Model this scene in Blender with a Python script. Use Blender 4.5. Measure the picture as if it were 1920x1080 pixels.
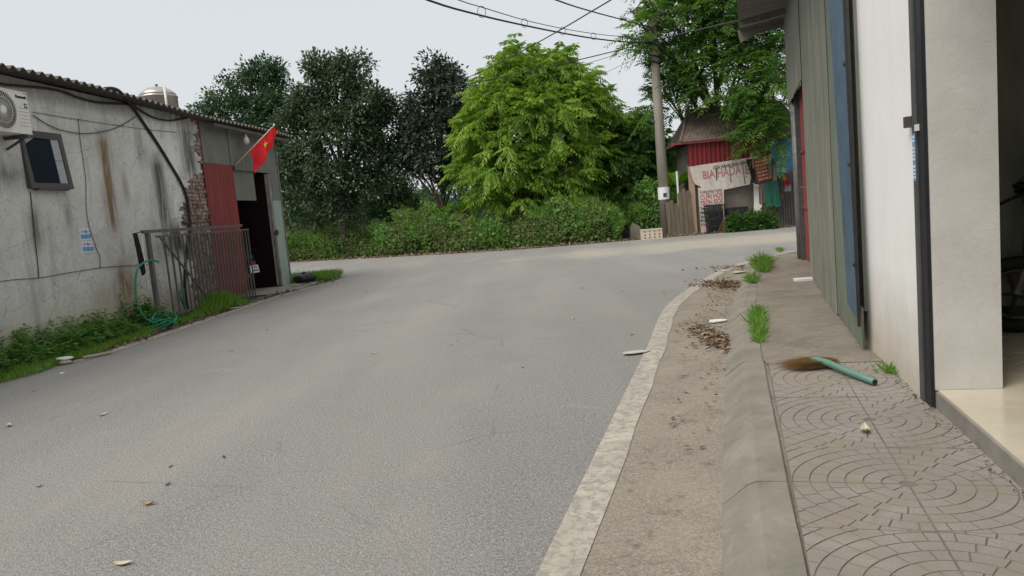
import bpy, math, random
import numpy as np
from mathutils import Vector, Matrix
random.seed(7); rng = np.random.default_rng(11)
R = math.radians
for o in list(bpy.data.objects): bpy.data.objects.remove(o)
scene = bpy.context.scene
C = scene.collection

# ------------------------------------------------------------------ camera
F, CX, CY, CAMZ = 1400.0, 960.0, 540.0, 1.4
PITCH, ROLL = R(6.0), R(5.0)
r0 = np.array([1., 0, 0]); u0 = np.array([0, math.sin(PITCH), math.cos(PITCH)]); FW = np.array([0, math.cos(PITCH), -math.sin(PITCH)])
RT = math.cos(ROLL)*r0 - math.sin(ROLL)*u0; UP = math.sin(ROLL)*r0 + math.cos(ROLL)*u0
cam = bpy.data.cameras.new('camera'); camo = bpy.data.objects.new('camera', cam); C.objects.link(camo)
cam.sensor_width = 36; cam.lens = 36*F/1920; cam.clip_end = 2000; cam.clip_start = 0.05
m = Matrix.Identity(4)
for i in range(3):
    m[i][0] = RT[i]; m[i][1] = UP[i]; m[i][2] = -FW[i]
m[2][3] = CAMZ
camo.matrix_world = m
scene.camera = camo

# ------------------------------------------------------------------ sky, sun, exposure
SUN_EL, SUN_AZ = R(53), R(229)          # azimuth clockwise from +Y
w = bpy.data.worlds.new('World'); scene.world = w; w.use_nodes = True
nt = w.node_tree; nt.nodes.clear()
out = nt.nodes.new('ShaderNodeOutputWorld'); bg = nt.nodes.new('ShaderNodeBackground')
sky = nt.nodes.new('ShaderNodeTexSky'); sky.sky_type = 'NISHITA'; sky.sun_disc = False
sky.sun_elevation = SUN_EL; sky.sun_rotation = SUN_AZ; sky.dust_density = 3.0; sky.air_density = 1.2
hs = nt.nodes.new('ShaderNodeHueSaturation'); hs.inputs['Saturation'].default_value = 0.22
mx = nt.nodes.new('ShaderNodeMix'); mx.data_type = 'RGBA'; mx.inputs[0].default_value = 0.88
mx.inputs[7].default_value = (3.70, 3.88, 4.06, 1)      # even veil of thin overcast
nt.links.new(sky.outputs[0], hs.inputs['Color']); nt.links.new(hs.outputs[0], mx.inputs[6])
nt.links.new(mx.outputs[2], bg.inputs[0]); bg.inputs[1].default_value = 0.1
nt.links.new(bg.outputs[0], out.inputs[0])
sl = bpy.data.lights.new('sun', 'SUN'); sl.energy = 1.5; sl.angle = R(40); sl.color = (1, .95, .87)
so = bpy.data.objects.new('sun', sl); C.objects.link(so)
sd = Vector((math.sin(SUN_AZ)*math.cos(SUN_EL), math.cos(SUN_AZ)*math.cos(SUN_EL), math.sin(SUN_EL)))
so.rotation_euler = sd.to_track_quat('Z', 'Y').to_euler(); so.location = sd*60
vs = scene.view_settings; vs.view_transform = 'Standard'; vs.look = 'None'; vs.exposure = 0.95; vs.gamma = 1.0
vs.use_curve_mapping = False

# ------------------------------------------------------------------ helpers: pixels to places
def ray(x, y): return FW + (x-CX)/F*RT - (y-CY)/F*UP
def ground(x, y, z=0.0):
    d = ray(x, y); t = (z-CAMZ)/d[2]; return np.array([0, 0, CAMZ]) + t*d
def at(x, y, Y):
    d = ray(x, y); return np.array([0, 0, CAMZ]) + (Y/d[1])*d
class Wall:
    """a vertical plane: local x along it, local y to its left, z up"""
    def __init__(self, o, d):
        self.o = np.array([o[0], o[1], 0.]); d = np.array([d[0], d[1], 0.]); self.d = d/np.linalg.norm(d)
        self.n = np.array([-self.d[1], self.d[0], 0]); self.rz = math.atan2(self.d[1], self.d[0])
    def s(self, x, y, off=0):
        d = ray(x, y); c = np.array([0, 0, CAMZ]); t = ((self.o+self.n*off-c)@self.n)/(d@self.n); p = c+t*d
        return float((p-self.o)@self.d), float(p[2])
    def l(self, x, y, off=0):
        s, z = self.s(x, y, off); return (s, off, z)
    def w(self, s, y, z): return self.o + self.d*s + self.n*y + np.array([0, 0, z])

# ------------------------------------------------------------------ helpers: meshes
class MB:
    def __init__(self): self.v = []; self.f = []
    def add(self, vs, fs):
        b = len(self.v); self.v += [tuple(map(float, p)) for p in vs]; self.f += [tuple(b+i for i in f) for f in fs]; return self
    def box(self, x0, x1, y0, y1, z0, z1):
        return self.add([(x0,y0,z0),(x1,y0,z0),(x1,y1,z0),(x0,y1,z0),(x0,y0,z1),(x1,y0,z1),(x1,y1,z1),(x0,y1,z1)],
            [(3,2,1,0),(4,5,6,7),(0,1,5,4),(1,2,6,5),(2,3,7,6),(3,0,4,7)])
    def hexa(self, bot, top):
        return self.add(list(bot)+list(top), [(3,2,1,0),(4,5,6,7),(0,1,5,4),(1,2,6,5),(2,3,7,6),(3,0,4,7)])
    def bar(self, a, b, wd, hg, up=(0,0,1)):
        a = Vector(a); b = Vector(b); d = (b-a).normalized(); s = d.cross(Vector(up))
        if s.length < 1e-3: s = d.cross(Vector((1,0,0)))
        s.normalize(); t = s.cross(d)
        q = [s*wd/2*i + t*hg/2*j for i, j in ((-1,-1),(1,-1),(1,1),(-1,1))]
        return self.add([a+k for k in q]+[b+k for k in q], [(3,2,1,0),(4,5,6,7),(0,1,5,4),(1,2,6,5),(2,3,7,6),(3,0,4,7)])
    def tube(self, pts, r, n=8, caps=True):
        pts = [Vector(tuple(map(float, p))) for p in pts]; k = len(pts); rr = r if hasattr(r, '__len__') else [r]*k
        b = len(self.v); ref = None
        for i, p in enumerate(pts):
            d = (pts[min(i+1,k-1)]-pts[max(i-1,0)])
            if d.length < 1e-9: d = Vector((0,0,1))
            d.normalize()
            if ref is None: ref = d.orthogonal().normalized()
            s = (ref - d*ref.dot(d)); s = s.normalized() if s.length > 1e-6 else d.orthogonal().normalized(); ref = s
            t = d.cross(s)
            for j in range(n):
                a = 2*math.pi*j/n; q = p + (s*math.cos(a)+t*math.sin(a))*rr[i]; self.v.append(tuple(q))
        for i in range(k-1):
            for j in range(n):
                a = b+i*n+j; c = b+i*n+(j+1)%n; self.f.append((a, c, c+n, a+n))
        if caps:
            self.f.append(tuple(b+j for j in range(n))[::-1]); self.f.append(tuple(b+(k-1)*n+j for j in range(n)))
        return self
    def lathe(self, prof, n=24, cx=0, cy=0, cz=0):
        b = len(self.v)
        for (r, z) in prof:
            for j in range(n):
                a = 2*math.pi*j/n; self.v.append((cx+r*math.cos(a), cy+r*math.sin(a), cz+z))
        for i in range(len(prof)-1):
            for j in range(n):
                a = b+i*n+j; c = b+i*n+(j+1)%n; self.f.append((a, c, c+n, a+n))
        self.f.append(tuple(b+j for j in range(n))[::-1]); self.f.append(tuple(b+(len(prof)-1)*n+j for j in range(n)))
        return self
    def prism(self, poly, axis, a0, a1):
        """poly of 2D points, extruded along axis 0/1/2"""
        n = len(poly)
        def P(p, a):
            return (a, p[0], p[1]) if axis == 0 else (p[0], a, p[1]) if axis == 1 else (p[0], p[1], a)
        return self.add([P(p, a0) for p in poly]+[P(p, a1) for p in poly],
            [tuple(range(n))[::-1], tuple(range(n, 2*n))]+[(i, (i+1)%n, n+(i+1)%n, n+i) for i in range(n)])
    def grid(self, fn, nu, nv, close=False):
        b = len(self.v)
        for i in range(nu+1):
            for j in range(nv+1): self.v.append(tuple(map(float, fn(i/nu, j/nv))))
        for i in range(nu):
            for j in range(nv):
                a = b+i*(nv+1)+j; self.f.append((a, a+nv+1, a+nv+2, a+1))
        return self
    def slab(self, fn, nu, nv, off):
        """two grids joined round the edge; off(u,v) -> vector from front to back"""
        b = len(self.v); n1 = nv+1
        for k in (0, 1):
            for i in range(nu+1):
                for j in range(n1):
                    p = fn(i/nu, j/nv)
                    if k: p = [p[q]+off[q] for q in range(3)]
                    self.v.append(tuple(map(float, p)))
        N = (nu+1)*n1
        for i in range(nu):
            for j in range(nv):
                a = b+i*n1+j; self.f.append((a, a+n1, a+n1+1, a+1)); self.f.append((a+N+1, a+N+n1+1, a+N+n1, a+N))
        for i in range(nu):
            for j in (0, nv):
                a = b+i*n1+j; self.f.append((a, a+N, a+N+n1, a+n1))
        for j in range(nv):
            for i in (0, nu):
                a = b+i*n1+j; self.f.append((a, a+1, a+N+1, a+N))
        return self
    def mesh(self, name, smooth=False):
        me = bpy.data.meshes.new(name); me.from_pydata(self.v, [], self.f); me.update()
        if smooth:
            for p in me.polygons: p.use_smooth = True
        return me
    def build(self, name, mat, parent=None, smooth=False, kind=None):
        me = self.mesh(name, smooth); me.materials.append(mat)
        return link(name, me, parent, kind)
def link(name, me, parent=None, kind=None):
    o = bpy.data.objects.new(name, me); C.objects.link(o); o.parent = parent
    if kind: o['kind'] = kind
    return o
def tag(o, label, cat, group=None):
    o['label'] = label; o['category'] = cat
    if group: o['group'] = group
    return o
def empty(name, loc, rz=0, label=None, cat=None, group=None):
    o = bpy.data.objects.new(name, None); C.objects.link(o); o.location = tuple(map(float, loc)); o.rotation_euler = (0, 0, rz)
    o.empty_display_size = .1
    if label: tag(o, label, cat, group)
    return o
def smoothline(pts, n=8):
    P = [np.array(p, float) for p in pts]; P = [2*P[0]-P[1]]+P+[2*P[-1]-P[-2]]; o = []
    for i in range(1, len(P)-2):
        for k in range(n):
            t = k/n; a, b, c, d = P[i-1:i+3]
            o.append(.5*((2*b)+(c-a)*t+(2*a-5*b+4*c-d)*t*t+(3*b-a-3*c+d)*t**3))
    o.append(P[-2]); return o
def corr(s0, s1, z0, z1, y, pitch, amp, axis_tilt=None, thick=.003, trap=False, per=8):
    """a corrugated sheet standing along local x, ribs upright; z0/z1 may be functions of s"""
    n = max(4, int((s1-s0)/pitch*per)); mb = MB()
    f0 = z0 if callable(z0) else (lambda s: z0); f1 = z1 if callable(z1) else (lambda s: z1)
    def wave(s):
        ph = (s/pitch) % 1.0
        if trap:
            return amp*min(1, max(-1, (abs(ph-.5)*4-1)*2.6))
        return amp*math.cos(2*math.pi*ph)
    def fn(u, v):
        s = s0+(s1-s0)*u; return (s, y+wave(s), f0(s)+(f1(s)-f0(s))*v)
    return mb.slab(fn, n, 1, (0, thick, 0))
def text_mesh(txt, size, shear=0.0, bold=0.0):
    cu = bpy.data.curves.new('lettering', 'FONT'); cu.body = txt; cu.size = size; cu.align_x = 'LEFT'; cu.align_y = 'BOTTOM_BASELINE'
    cu.shear = shear; cu.offset = bold; cu.resolution_u = 3; cu.extrude = .002
    o = bpy.data.objects.new('tmp_text', cu); C.objects.link(o)
    bpy.context.view_layer.update()
    me = bpy.data.meshes.new_from_object(o.evaluated_get(bpy.context.evaluated_depsgraph_get()))
    bpy.data.objects.remove(o); bpy.data.curves.remove(cu)
    return me
def lettering(txt, size, mat, parent, loc, rot, width=None, shear=0, bold=0):
    me = text_mesh(txt, size, shear, bold); me.materials.clear(); me.materials.append(mat)
    o = link('lettering', me, parent); o.location = loc; o.rotation_euler = rot
    if width:
        xs = [v.co.x for v in me.vertices]
        if xs: o.scale = (width/max(1e-3, max(xs)-min(xs)), 1, 1)
    return o

# ------------------------------------------------------------------ helpers: materials
class NT:
    def __init__(self, name):
        self.m = bpy.data.materials.new(name); self.m.use_nodes = True; self.t = self.m.node_tree; self.t.nodes.clear()
        self.out = self.t.nodes.new('ShaderNodeOutputMaterial'); self.b = self.t.nodes.new('ShaderNodeBsdfPrincipled')
        self.t.links.new(self.b.outputs[0], self.out.inputs[0]); self.co = self.t.nodes.new('ShaderNodeTexCoord')
        self.geo = self.t.nodes.new('ShaderNodeNewGeometry')
        self.b.inputs['Specular IOR Level'].default_value = .35
    def L(self, a, b): self.t.links.new(a, b)
    def coord(self, world=False, sc=(1,1,1), loc=(0,0,0)):
        mp = self.t.nodes.new('ShaderNodeMapping'); mp.inputs['Scale'].default_value = sc; mp.inputs['Location'].default_value = loc
        self.L(self.geo.outputs['Position'] if world else self.co.outputs['Object'], mp.inputs[0]); return mp.outputs[0]
    def noise(self, v, scale, detail=4, rough=.55, dist=0):
        n = self.t.nodes.new('ShaderNodeTexNoise'); n.inputs['Scale'].default_value = scale; n.inputs['Detail'].default_value = detail
        n.inputs['Roughness'].default_value = rough; n.inputs['Distortion'].default_value = dist; self.L(v, n.inputs['Vector']); return n.outputs['Fac']
    def vor(self, v, scale, feature='F1', out='Distance'):
        n = self.t.nodes.new('ShaderNodeTexVoronoi'); n.feature = feature; n.inputs['Scale'].default_value = scale; self.L(v, n.inputs['Vector']); return n.outputs[out]
    def ramp(self, f, *stops):
        r = self.t.nodes.new('ShaderNodeValToRGB'); e = r.color_ramp.elements
        while len(e) < len(stops): e.new(.5)
        for i, (p, c) in enumerate(stops):
            e[i].position = p; e[i].color = (c, c, c, 1) if not hasattr(c, '__len__') else (*c[:3], 1)
        self.L(f, r.inputs[0]); return r.outputs[0]
    def mix(self, f, a, b, mode='MIX'):
        n = self.t.nodes.new('ShaderNodeMix'); n.data_type = 'RGBA'; n.blend_type = mode
        for v, i in ((f, 0), (a, 6), (b, 7)):
            if hasattr(v, 'links') : self.L(v, n.inputs[i])
            elif i == 0: n.inputs[0].default_value = v
            else: n.inputs[i].default_value = (*v[:3], 1)
        return n.outputs[2]
    def math(self, op, a, b=0.0, c=None, clamp=False):
        n = self.t.nodes.new('ShaderNodeMath'); n.operation = op; n.use_clamp = clamp
        for i, v in enumerate((a, b) if c is None else (a, b, c)):
            if hasattr(v, 'links'): self.L(v, n.inputs[i])
            else: n.inputs[i].default_value = v
        return n.outputs[0]
    def sep(self, v):
        n = self.t.nodes.new('ShaderNodeSeparateXYZ'); self.L(v, n.inputs[0]); return n.outputs
    def bump(self, h, strength=.3, dist=.01):
        n = self.t.nodes.new('ShaderNodeBump'); n.inputs['Strength'].default_value = strength; n.inputs['Distance'].default_value = dist
        self.L(h, n.inputs['Height']); self.L(n.outputs[0], self.b.inputs['Normal'])
    def done(self, col, rough=.8, metal=0.0, spec=None):
        if hasattr(col, 'links'): self.L(col, self.b.inputs['Base Color'])
        else: self.b.inputs['Base Color'].default_value = (*col[:3], 1)
        if hasattr(rough, 'links'): self.L(rough, self.b.inputs['Roughness'])
        else: self.b.inputs['Roughness'].default_value = rough
        self.b.inputs['Metallic'].default_value = metal
        if spec is not None: self.b.inputs['Specular IOR Level'].default_value = spec
        return self.m
def simple(name, c1, c2=None, scale=6, rough=.7, metal=0, bump=0, bscale=60, sc=(1,1,1), dirt=None, dirtamt=.5, spec=None, world=False):
    t = NT(name); v = t.coord(world, sc)
    col = t.mix(t.ramp(t.noise(v, scale, 5), (.32, 0), (.68, 1)), c1, c2 or tuple(x*.75 for x in c1))
    if dirt: col = t.mix(t.math('MULTIPLY', t.ramp(t.noise(v, scale*.37, 6, .65, .4), (.48, 0), (.7, 1)), dirtamt), col, dirt)
    if bump: t.bump(t.noise(v, bscale, 4), bump, .004)
    return t.done(col, rough, metal, spec)
M = {}
M['dark'] = simple('near_black', (.012,.012,.013), (.02,.02,.02), rough=.6)
M['rubber'] = simple('black_rubber', (.015,.015,.016), (.03,.03,.03), rough=.75, scale=20)
M['cable'] = simple('cable_sheath', (.018,.018,.02), (.035,.035,.035), rough=.65)
M['wire'] = simple('thin_wire', (.05,.05,.05), (.09,.09,.09), rough=.6)
M['galv'] = simple('galvanised_steel', (.28,.28,.28), (.16,.15,.14), scale=8, rough=.55, metal=.4, dirt=(.10,.07,.05))
M['steel_dark'] = simple('dark_painted_steel', (.06,.062,.066), (.09,.09,.092), scale=10, rough=.5, dirt=(.12,.10,.08), dirtamt=.4)
M['black_frame'] = simple('black_channel', (.010,.010,.013), (.02,.02,.024), scale=10, rough=.55)
M['white'] = simple('white_plastic', (.72,.72,.69), (.62,.61,.56), scale=5, rough=.5)
M['concrete'] = simple('concrete', (.30,.275,.235), (.20,.18,.15), scale=5, rough=.9, bump=.3, bscale=90, dirt=(.13,.11,.09))
# ================================================================== THE SETTING
from mathutils.geometry import tessellate_polygon
def flat(poly, z):
    mb = MB(); pts = [Vector((p[0], p[1], 0)) for p in poly]
    tris = tessellate_polygon([pts]); mb.v = [(p[0], p[1], z) for p in poly]
    for t in tris:
        a, b, c = [pts[i] for i in t]
        mb.f.append(tuple(t) if (b-a).cross(c-a).z > 0 else tuple(t)[::-1])
    return mb
def offs(line, d):
    """polyline moved to its right by d"""
    o = []
    for i, p in enumerate(line):
        t = line[min(i+1, len(line)-1)][:2]-line[max(i-1, 0)][:2]; t = t/np.linalg.norm(t)
        o.append(np.array([p[0]+t[1]*d, p[1]-t[0]*d]))
    return o
def strip(la, lb, z, n=1):
    mb = MB()
    for a, b in zip(la, lb): mb.v += [(a[0], a[1], z), (b[0], b[1], z)]
    for i in range(len(la)-1): mb.f.append((2*i, 2*i+1, 2*i+3, 2*i+2))
    return mb
def structure(o): o['kind'] = 'structure'; return o

# --- ground
t = NT('bare_earth'); v = t.coord(True)
col = t.mix(t.ramp(t.noise(v, .9, 6), (.35, 0), (.65, 1)), (.17,.14,.10), (.11,.10,.06))
col = t.mix(t.ramp(t.noise(v, 9, 4), (.5, 0), (.7, 1)), col, (.22,.19,.15)); t.bump(t.noise(v, 30, 5), .6, .03)
M['earth'] = t.done(col, .95)
structure(MB().grid(lambda a, b: (-400+800*a, -200+900*b, -.012), 2, 2).build('ground', M['earth']))

# --- road
t = NT('worn_asphalt'); v = t.coord(True)
x, y, z = t.sep(v)
grain = t.noise(v, 150, 3, .75); fine = t.vor(v, 95); chip = t.noise(v, 48, 3, .7)
base = t.mix(t.ramp(grain, (.36, 0), (.62, 1)), (.115,.112,.108), (.40,.385,.36))
base = t.mix(t.math('MULTIPLY', t.ramp(chip, (.38, 1), (.52, 0)), .55), base, (.13,.127,.122))
base = t.mix(t.math('MULTIPLY', t.ramp(chip, (.56, 0), (.68, 1)), .55), base, (.44,.425,.40))
base = t.mix(t.math('MULTIPLY', t.ramp(fine, (.0, 1), (.30, 0)), .8), base, (.50,.485,.455))
stretch = t.coord(True, (1.0, .10, 1))
lane = t.math('ADD', x, t.math('MULTIPLY', y, -.16)); lane = t.math('ADD', lane, t.math('MULTIPLY', t.noise(v, .5, 3), .6))
wheel = t.ramp(t.math('ABSOLUTE', t.math('SUBTRACT', t.math('FRACT', t.math('MULTIPLY', lane, .55)), .5)), (.05, 1), (.32, 0))
wheel = t.math('MULTIPLY', wheel, t.ramp(t.noise(v, .6, 5, .65), (.4, 0), (.6, 1)))
tracks = t.noise(stretch, .8, 5, .6)
base = t.mix(t.math('MULTIPLY', t.ramp(tracks, (.42, 0), (.66, 1)), .32), base, (.37,.345,.31))
base = t.mix(t.math('MULTIPLY', wheel, .20), base, (.40,.375,.335))
base = t.mix(t.math('MULTIPLY', t.ramp(t.noise(v, .33, 5, .6, .6), (.47, 0), (.68, 1)), .25), base, (.20,.20,.195))
base = t.mix(t.math('MULTIPLY', t.ramp(t.noise(v, 2.3, 6, .7, 1.0), (.56, 0), (.72, 1)), .35), base, (.38,.35,.30))
pit = t.vor(t.coord(True, (1, .7, 1)), 7.0); base = t.mix(t.math('MULTIPLY', t.ramp(pit, (.035, 1), (.07, 0)), t.math('MULTIPLY', t.ramp(t.noise(v, 1.7, 3), (.52, 0), (.62, 1)), .8)), base, (.085,.08,.075))
wv = t.mix(.12, v, t.noise(v, 2.2, 5)); ck = t.vor(wv, .42, 'DISTANCE_TO_EDGE')
base = t.mix(t.math('MULTIPLY', t.ramp(ck, (.0, 1), (.006, 0)), t.math('MULTIPLY', t.ramp(t.noise(v, .8, 4), (.5, 0), (.62, 1)), .5)), base, (.12,.115,.11))
# sand swept across the junction and dust drifted to the kerb side
ex = t.math('DIVIDE', t.math('SUBTRACT', x, 6.0), 6.5); ey = t.math('DIVIDE', t.math('SUBTRACT', y, 20.6), 2.6)
ell = t.math('SQRT', t.math('ADD', t.math('MULTIPLY', ex, ex), t.math('MULTIPLY', ey, ey)))
ell = t.math('ADD', ell, t.math('MULTIPLY', t.math('SUBTRACT', t.noise(v, .7, 6, .65), .5), 1.5))
base = t.mix(t.math('MULTIPLY', t.ramp(ell, (.45, 1), (1.1, 0)), .75), base, (.42,.375,.31))
t.bump(t.math('ADD', t.math('MULTIPLY', grain, 1.0), t.math('MULTIPLY', fine, .8)), .8, .008)
M['asphalt'] = t.done(base, .88, spec=.25)
LINE = smoothline([(-3.1,-8), (-1.96,-4), (.01,2.77), (1.16,6.72), (1.93,9.4), (2.93,11.67), (3.85,13.4), (4.92,14.75), (6.01,15.85), (9,17.7), (14,19.4), (30,22)], 8)
GUT = smoothline([(-2.4,-8), (-1.26,-4), (.66,2.61), (1.95,6.89), (2.56,8.75), (3.4,11.1), (4.3,13.2), (5.48,14.9), (7,16.1), (10,17.8), (14,19.0), (30,21.5)], 8)
LEFT = smoothline([(-6.6,-8), (-6.3,3), (-5.87,8.36), (-5.45,9.58), (-5.25,12.5), (-5.08,15.46), (-4.75,17.6), (-4.42,19.0), (-5.1,20.4), (-7.6,22.3), (-13,25.5), (-40,40)], 8)
FAR = smoothline([(-40,50.5), (-14,34.6), (-8.54,31.14), (-3.9,28.19), (.12,26.13), (3.79,25.62), (9.54,25.2), (18,25.5), (40,27)], 8)
structure(flat([p for p in LEFT]+[p for p in FAR]+[p for p in GUT[::-1]], 0.0).build('road', M['asphalt']))

# --- dusty concrete margin between the edge line and the kerb
t = NT('dusty_margin'); v = t.coord(True)
col = t.mix(t.ramp(t.noise(v, 2.2, 6, .6), (.35, 0), (.65, 1)), (.245,.212,.165), (.165,.145,.118))
col = t.mix(t.ramp(t.noise(v, 90, 3), (.4, 0), (.7, 1)), col, (.34,.30,.25))
col = t.mix(t.math('MULTIPLY', t.ramp(t.noise(v, 7, 6, .7), (.56, 0), (.66, 1)), .75), col, (.13,.112,.09))
t.bump(t.noise(v, 80, 4), .4, .006); M['margin'] = t.done(col, .92)
lw = [.20+.02*math.sin(i*.7) for i in range(len(LINE))]
inner = [offs(LINE, .175+.006*math.sin(i*1.9)+.005*math.sin(i*4.3))[i] for i in range(len(LINE))]
structure(strip(offs(LINE, .12), offs(GUT, .02), .0045).build('gutter', M['margin']))

# --- painted edge lines, worn
t = NT('worn_road_paint'); v = t.coord(True)
col = t.mix(t.ramp(t.noise(v, 5, 6, .65), (.35, 0), (.62, 1)), (.48,.44,.365), (.37,.335,.28))
col = t.mix(t.math('MULTIPLY', t.ramp(t.noise(v, 17, 7, .78, .6), (.46, 0), (.57, 1)), .85), col, (.25,.23,.20))
t.bump(t.noise(v, 120, 3), .3, .004); M['paint'] = t.done(col, .85)
k = [i for i, p in enumerate(LINE) if p[1] > -6 and p[0] < 12]
structure(strip([LINE[i] for i in k], [inner[i] for i in k], .009).build('road_line', M['paint']))
k = [i for i, p in enumerate(LEFT) if 9.0 < p[1] < 19.05 and p[0] > -5.7][:-0 or None]
k = [i for i in k if i <= max(j for j in k if LEFT[j][1] >= 15) ]
structure(strip([LEFT[i] for i in k], offs([LEFT[i] for i in k], .19), .0045).build('road_line', M['paint']))

# --- kerb: sloping face, flat top
t = NT('kerb_concrete'); v = t.coord(True)
col = t.mix(t.ramp(t.noise(v, 3.2, 6, .6), (.33, 0), (.66, 1)), (.265,.24,.198), (.185,.17,.14))
st = t.noise(t.coord(True, (1.6, 1, 1)), 6, 7, .75, .5)
col = t.mix(t.math('MULTIPLY', t.ramp(st, (.55, 0), (.66, 1)), .5), col, (.31,.285,.24))
col = t.mix(t.math('MULTIPLY', t.ramp(t.noise(v, 14, 5, .7), (.58, 0), (.7, 1)), .5), col, (.12,.11,.095))
t.bump(t.noise(v, 60, 5), .35, .006); M['kerb'] = t.done(col, .9)
prof = [(0.0, -.01), (.02, .012), (.13, .104), (.17, .118), (.29, .120), (.298, .112), (.298, .02)]
kk = [i for i, p in enumerate(GUT) if -6 < p[1] < 14.6]
KB = structure(strip([offs(GUT[max(0, i-1):i+2], .03)[1] for i in kk], [offs(GUT[max(0, i-1):i+2], .27)[1] for i in kk], .003).build('kerb', M['earth']))
kl = [np.array(GUT[i]) for i in kk]; cum = np.concatenate([[0], np.cumsum([np.linalg.norm(kl[i+1]-kl[i]) for i in range(len(kl)-1)])])
def kpt(d):
    i = min(len(kl)-2, int(np.searchsorted(cum, d, 'right'))-1); i = max(0, i); u = (d-cum[i])/(cum[i+1]-cum[i]); t_ = kl[min(i+2, len(kl)-1)]-kl[max(0, i-1)]; t_ = t_/np.linalg.norm(t_); return kl[i]*(1-u)+kl[i+1]*u, t_
rk = random.Random(5); pos_ = .0
while pos_ < cum[-1]-1.3:
    ln = rk.uniform(1.05, 1.25); g_ = rk.uniform(.002, .006); mb = MB(); dx, dz, tw = rk.uniform(-.005, .005), rk.uniform(-.004, .003), rk.uniform(-.004, .004); ns_ = 6
    for j in range(ns_+1):
        p, t_ = kpt(pos_+g_+(ln-2*g_)*j/ns_); hk = 1.0 if p[1] < 9 else max(.35, 1-(p[1]-9)*.14)
        for q_, (d, zz) in enumerate(prof):
            e_ = rk.uniform(-.003, .003) if 0 < q_ < 5 else 0; d2 = d+dx*(q_ < 5)+e_+(tw*(j/ns_-.5) if q_ < 5 else 0)
            mb.v.append((p[0]+t_[1]*d2, p[1]-t_[0]*d2, (zz*hk if zz > 0 else zz)+dz*(zz > .05)+rk.uniform(-.0015, .0015)))
    n = len(prof)
    for i in range(ns_):
        for j in range(n-1): mb.f.append((i*n+j, i*n+j+1, (i+1)*n+j+1, (i+1)*n+j))
    mb.f.append(tuple(range(n))[::-1]); mb.f.append(tuple(ns_*n+j for j in range(n)))
    mb.build('kerb_stone', M['kerb'], KB); pos_ += ln
KERB_IN = [offs(GUT[max(0, i-1):i+2], .296)[1] for i in kk]

# --- pavement: rammed concrete, then grooved tiles in the near half
RW = Wall((2.26, 4.05), (math.sin(R(15)), math.cos(R(15))))     # shop front line
GW = Wall((2.62, 5.60), (math.sin(R(18)), math.cos(R(18))))     # corrugated shed line
t = NT('pavement_concrete'); v = t.coord(True)
col = t.mix(t.ramp(t.noise(v, 2.4, 7, .62), (.33, 0), (.67, 1)), (.245,.215,.172), (.165,.145,.115))
col = t.mix(t.math('MULTIPLY', t.ramp(t.noise(t.coord(True, (1, 2.6, 1)), 9, 6, .72, .6), (.55, 0), (.66, 1)), .5), col, (.40,.36,.30))
col = t.mix(t.math('MULTIPLY', t.ramp(t.noise(v, 17, 5, .7), (.60, 0), (.68, 1)), .55), col, (.13,.115,.095))
t.bump(t.noise(v, 45, 6), .45, .008); M['pavement'] = t.done(col, .93)
back = [RW.w(-9, -.6, 0)[:2], RW.w(1.6, -.6, 0)[:2], GW.w(8.6, -.9, 0)[:2]]
ki = [p for p in KERB_IN]
structure(flat(ki + back[::-1], .104).build('pavement', M['pavement']))
PAV = bpy.data.objects['pavement']
ud = np.array([math.sin(R(17)), math.cos(R(17))]); vd = np.array([ud[1], -ud[0]]); K0 = np.array([.885, 2.34])
def uv(u, v): return K0+ud*u+vd*v
kfar = [p for p in ki if (p-K0)@ud > 3.17]
conc = [uv(3.146, .004)]+kfar+[GW.w(8.6, -.5, 0)[:2], GW.w(0, -.5, 0)[:2], uv(3.146, 1.3)]
structure(flat(conc, .1195).build('pavement', M['pavement']))

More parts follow.
